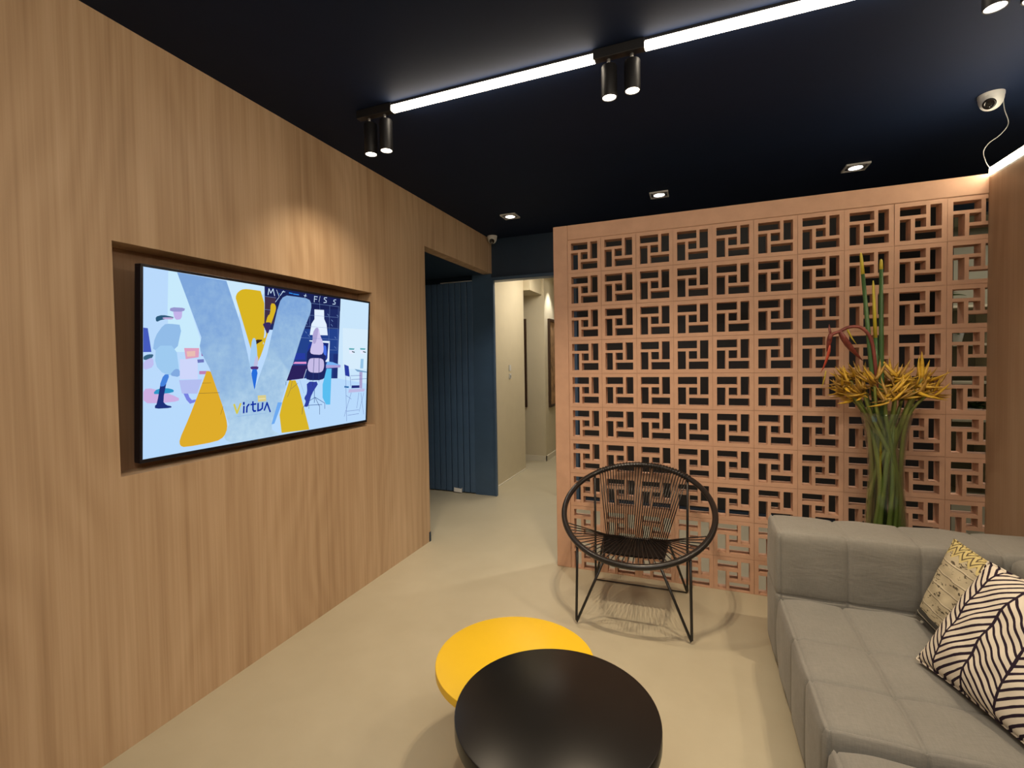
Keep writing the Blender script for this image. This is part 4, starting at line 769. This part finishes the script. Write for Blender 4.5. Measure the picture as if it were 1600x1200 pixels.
m = MB(); m.tube(path, 0.007, 10, closed=True); m.build('seat_frame', M['black_metal'], ch, True)
feet = {'fl': (1.359, 2.503), 'fr': (1.936, 2.511), 'bl': (1.359, 3.041), 'br': (1.907, 3.050)}
def ring_near(x, y):
    best = min(range(720), key=lambda i: (rp(2*PI*i/720).x-x)**2+(rp(2*PI*i/720).y-y)**2); return rp(2*PI*best/720)
for k, (x, y) in feet.items():
    top = ring_near(x, y); f0 = Vector((x, y, 0.008)); q = FB[k]
    d = (q-f0).normalized()
    pts = [top+Vector((0, 0, -0.006)), top*0.5+f0*0.5, Vector((x, y, 0.05)), Vector((x, y, 0.02)), f0+d*0.004, f0+d*0.02, f0+d*0.05, f0*0.5+q*0.5, q]
    m = MB(); m.tube(pts, 0.0070, 10); m.build('leg', M['black_metal'], ch, True)
m = MB(); m.tube([(1.359, 3.041, 0.008), (1.907, 3.050, 0.008)], 0.004, 8); m.build('foot_rod', M['black_metal'], ch, True)
# woven seat panel between the bars
m = MB(); nx, ny = 26, 10
top = []
for j in range(ny+1):
    for i in range(nx+1):
        u, w = i/nx, j/ny; a = FB['bl'].lerp(FB['br'], u); b = FB['fl'].lerp(FB['fr'], u)
        p = a.lerp(b, w); p = Vector((p.x, p.y, p.z-0.012*math.sin(PI*w)-0.006*math.sin(PI*u)+0.002*((i+j) % 2))); top.append(p)
v = [p[:] for p in top]+[(p.x, p.y, p.z-0.007) for p in top]; K = len(top); f = []
for j in range(int(ny*0.62)):
    for i in range(nx):
        a = j*(nx+1)+i; q = (a, a+nx+1, a+nx+2, a+1); f.append(q); f.append(tuple(x+K for x in q[::-1]))
m.add(v, f); m.build('woven_seat', M['black_cord'], ch, False)
def cord(name, a, b, rp_c=None, r=0.0030):
    m = MB(); m.tube([a, a.lerp(b, 0.5), b], r, 6); 
    if rp_c is not None:           # loop of cord around the hoop
        c, tang = rp_c; n1 = EN; n2 = tang.cross(EN).normalized()
        m.tube([c+(n1*math.cos(2*PI*i/14)+n2*math.sin(2*PI*i/14))*0.0172 for i in range(14)], r, 6, closed=True)
    m.build(name, M['black_cord'], ch, True)
NB = 32
for i in range(NB):
    u = i/(NB-1); ang = math.radians(131-82*u); p = rp(ang); tang = EX*(-math.sin(ang))+EY*math.cos(ang)
    b = FB['bl'].lerp(FB['br'], 0.03+0.94*u)+Vector((0, 0, 0.006))
    cord('back_cord', rp(ang, RR-0.0175), b, (p, tang))
NF = 34
for i in range(NF):
    u = i/(NF-1); ang = math.radians(205+133*u); p = rp(ang); tang = EX*(-math.sin(ang))+EY*math.cos(ang)
    b = FB['bl'].lerp(FB['br'], 0.03+0.94*u)+Vector((0, 0, 0.007))
    c = rp(ang, RR-0.0175)
    cord('seat_cord', c, b)

# ================================================================== VASE AND FLOWERS
VX, VY = 2.845, 2.945
vase = thing('glass_vase', 'tall flared clear glass vase full of green stems behind the sofa', 'vase', (VX, VY, 0))
prof = [(0.002, 0.001), (0.125, 0.001), (0.132, 0.012), (0.128, 0.10), (0.110, 0.30), (0.088, 0.55), (0.076, 0.72), (0.073, 0.82), (0.078, 0.93), (0.090, 1.04), (0.107, 1.125)]
inner = [(r-0.005, z) for r, z in prof[::-1][:-2]]; inner = [(r, max(z, 0.022)) for r, z in inner]+[(0.002, 0.022)]
m = MB(); m.lathe(prof+[(0.105, 1.1275)]+inner, VX, VY, 48); m.build('body', M['glass'], vase, True)

def bract_mesh(L, W):
    v = []; f = []; n = 5; k = 5
    for i in range(n+1):
        t = i/n; w = W*(math.sin(PI*(0.12+0.88*t))**0.75)*(1-0.55*t)+0.0006; y = L*t; z = 0.18*L*t*t
        v += [(w/2*math.cos(2*PI*j/k+PI/2), y, z+w*0.32*math.sin(2*PI*j/k+PI/2)) for j in range(k)]
    for i in range(n):
        for j in range(k): f.append((i*k+j, i*k+(j+1) % k, (i+1)*k+(j+1) % k, (i+1)*k+j))
    f += [tuple(range(k-1, -1, -1)), tuple(n*k+j for j in range(k))]
    return v, f
BV = {}
rr = random.Random(21)
def head_flower(hx, hy, hz, bx, by, label, lean, nb, group):
    """one heliconia stem: stem inside the vase, spiky head of bracts above the rim"""
    t = thing('heliconia_flower', label, 'flower', (hx, hy, hz), group)
    a = Vector((bx, by, 0.03)); d = Vector((hx, hy, hz))
    ang = math.atan2(by-VY, bx-VX)+0.7; mid = Vector((VX+0.056*math.cos(ang), VY+0.056*math.sin(ang), 0.80))
    rim = Vector((VX+(hx-VX)*0.62, VY+(hy-VY)*0.62, 1.10))
    rad = math.hypot(rim.x-VX, rim.y-VY)
    if rad > 0.082: rim.x = VX+(rim.x-VX)*0.082/rad; rim.y = VY+(rim.y-VY)*0.082/rad
    low = a.lerp(mid, 0.5)
    m = MB(); m.tube(smooth_path([a, low, mid, rim, d], 5), [0.0125]*8+[0.0105]*5+[0.0085]*4+[0.007]*4, 8); m.build('stem', M['stem'], t, True)
    for i in range(nb):
        key = rr.choice(('bract', 'bract_brown', 'bract_brown', 'bract_brown', 'bract'))
        if key not in BV:
            v, f = bract_mesh(0.105, 0.026); BV[key] = mesh_obj('bract', v, f, M[key], t, True, local=True); o = BV[key]
        else: o = BV[key].copy(); COL.objects.link(o); o.parent = t
        yaw = lean+rr.uniform(-1.9, 1.9); pit = rr.uniform(-0.5, 1.1); s = rr.uniform(0.6, 1.12)
        o.rotation_euler = (pit, rr.uniform(-.4, .4), yaw); o.scale = (s*rr.uniform(.8, 1.15), s, s); o.location = (rr.uniform(-.02, .02), rr.uniform(-.015, .015), rr.uniform(-.02, .03))
heads = [(2.665, 2.90, 1.250), (2.700, 2.96, 1.285), (2.735, 2.88, 1.225), (2.76, 2.99, 1.30), (2.685, 2.99, 1.215), (2.78, 2.89, 1.275),
         (2.86, 2.87, 1.215), (2.90, 2.97, 1.255), (2.945, 2.90, 1.235), (2.985, 2.97, 1.265), (3.00, 2.91, 1.225), (2.93, 3.00, 1.205), (2.88, 2.93, 1.285), (2.72, 2.92, 1.20), (2.96, 2.94, 1.21), (2.82, 2.86, 1.20)]
for i, (x, y, z) in enumerate(heads):
    lean = math.atan2(-(x-VX), 0.06) if abs(x-VX) > .03 else 0
    a = i*2.4; head_flower(x, y, z, VX+0.098*math.cos(a), VY+0.098*math.sin(a), 'yellow brown spiky flower head in the '+('left' if x < VX-0.01 else 'right')+' half of the bunch above the vase rim', lean, 17, 'spiky flowers in the vase')
def big_bract(t, key, loc, L, W, rot):
    v, f = bract_mesh(L, W); o = mesh_obj('bract', v, f, M[key], t, True, local=True); o.location = loc; o.rotation_euler = rot; return o
# open yellow flower standing up on the right
t = thing('heliconia_flower', 'bright yellow two petalled flower standing tallest at the right of the bunch', 'flower', (2.978, 2.92, 1.29), 'spiky flowers in the vase')
m = MB(); m.tube(smooth_path([(VX+.03, VY-.05, 0.03), (VX+.02, VY, 0.8), (VX+.06, VY-.01, 1.1), (2.978, 2.92, 1.30)], 5), 0.006, 8); m.build('stem', M['stem'], t, True)
big_bract(t, 'bract', (0, 0, 0), 0.14, 0.026, (1.45, 0, -0.45)); big_bract(t, 'bract', (-.005, 0, 0), 0.12, 0.024, (1.35, 0, 0.9)); big_bract(t, 'bract', (0, 0, -.01), 0.13, 0.02, (0.25, 0, -1.5)); big_bract(t, 'bract', (0, 0, -.03), 0.12, 0.02, (-0.25, 0, -1.4))
# three tall stalks
for k, (x0, x1, zt, lab) in enumerate(((2.80, 2.738, 1.935, 'tallest green stalk with a yellow tip, leftmost of the three in the vase'), (2.812, 2.790, 1.79, 'green stalk with a long yellow tip, middle of the three in the vase'), (2.826, 2.822, 1.895, 'green stalk with a yellow tip, rightmost of the three in the vase'))):
    t = thing('green_stalk', lab, 'stalk', (x0, 2.95, 1.2), 'tall stalks in the vase')
    a = Vector((VX+0.02*k-0.02, VY+0.02, 0.03)); b = Vector((x0, 2.945, 1.15)); c = Vector((x1, 2.95, zt)); q = b.lerp(c, (0.86, 0.55, 0.93)[k])
    m = MB(); m.tube([a, b, b.lerp(q, 0.5), q], [0.010, 0.0125, 0.0105, 0.0085], 10); m.build('stalk', M['stalk'], t, True)
    m = MB(); m.tube([q, q.lerp(c, 0.5), q.lerp(c, 0.9), c], [0.0086, 0.0078, 0.006, 0.002], 10); m.build('tip', M['tip'], t, True)['label'] = 'yellow tip'
# drooping red heliconia at the left
t = thing('red_heliconia', 'drooping dark red flower arching out at the left of the bunch', 'flower', (2.70, 2.94, 1.5), 'red flower in the vase')
pth = smooth_path([(VX-.03, VY-.03, 0.03), (VX-.02, VY, 0.8), (2.81, 2.94, 1.15), (2.795, 2.935, 1.38), (2.775, 2.93, 1.50), (2.735, 2.93, 1.555), (2.685, 2.93, 1.56), (2.645, 2.93, 1.54), (2.612, 2.93, 1.525), (2.60, 2.93, 1.50)], 5)
m = MB(); m.tube(pth, [0.008]*(len(pth)-1)+[0.006], 8); m.build('stem', M['red_bract'], t, True)
big_bract(t, 'red_bract', (2.645-2.70, -.01, 0.04), 0.20, 0.05, (-1.05, 0, -1.1))
big_bract(t, 'red_bract', (2.605-2.70, -.01, 0.03), 0.10, 0.034, (-1.4, 0, 0.3)); big_bract(t, 'red_tip', (2.602-2.70, -.01, -0.03), 0.15, 0.026, (-1.45, 0, 0.9)); big_bract(t, 'tip', (2.585-2.70, -.01, -0.16), 0.10, 0.009, (-1.45, 0, 0.6))
big_bract(t, 'tip', (2.675-2.70, -.01, 0.055), 0.10, 0.016, (-1.2, 0, -1.2)); big_bract(t, 'red_bract', (2.605-2.70, -.01, 0.03), 0.05, 0.018, (1.2, 0, 0.5))
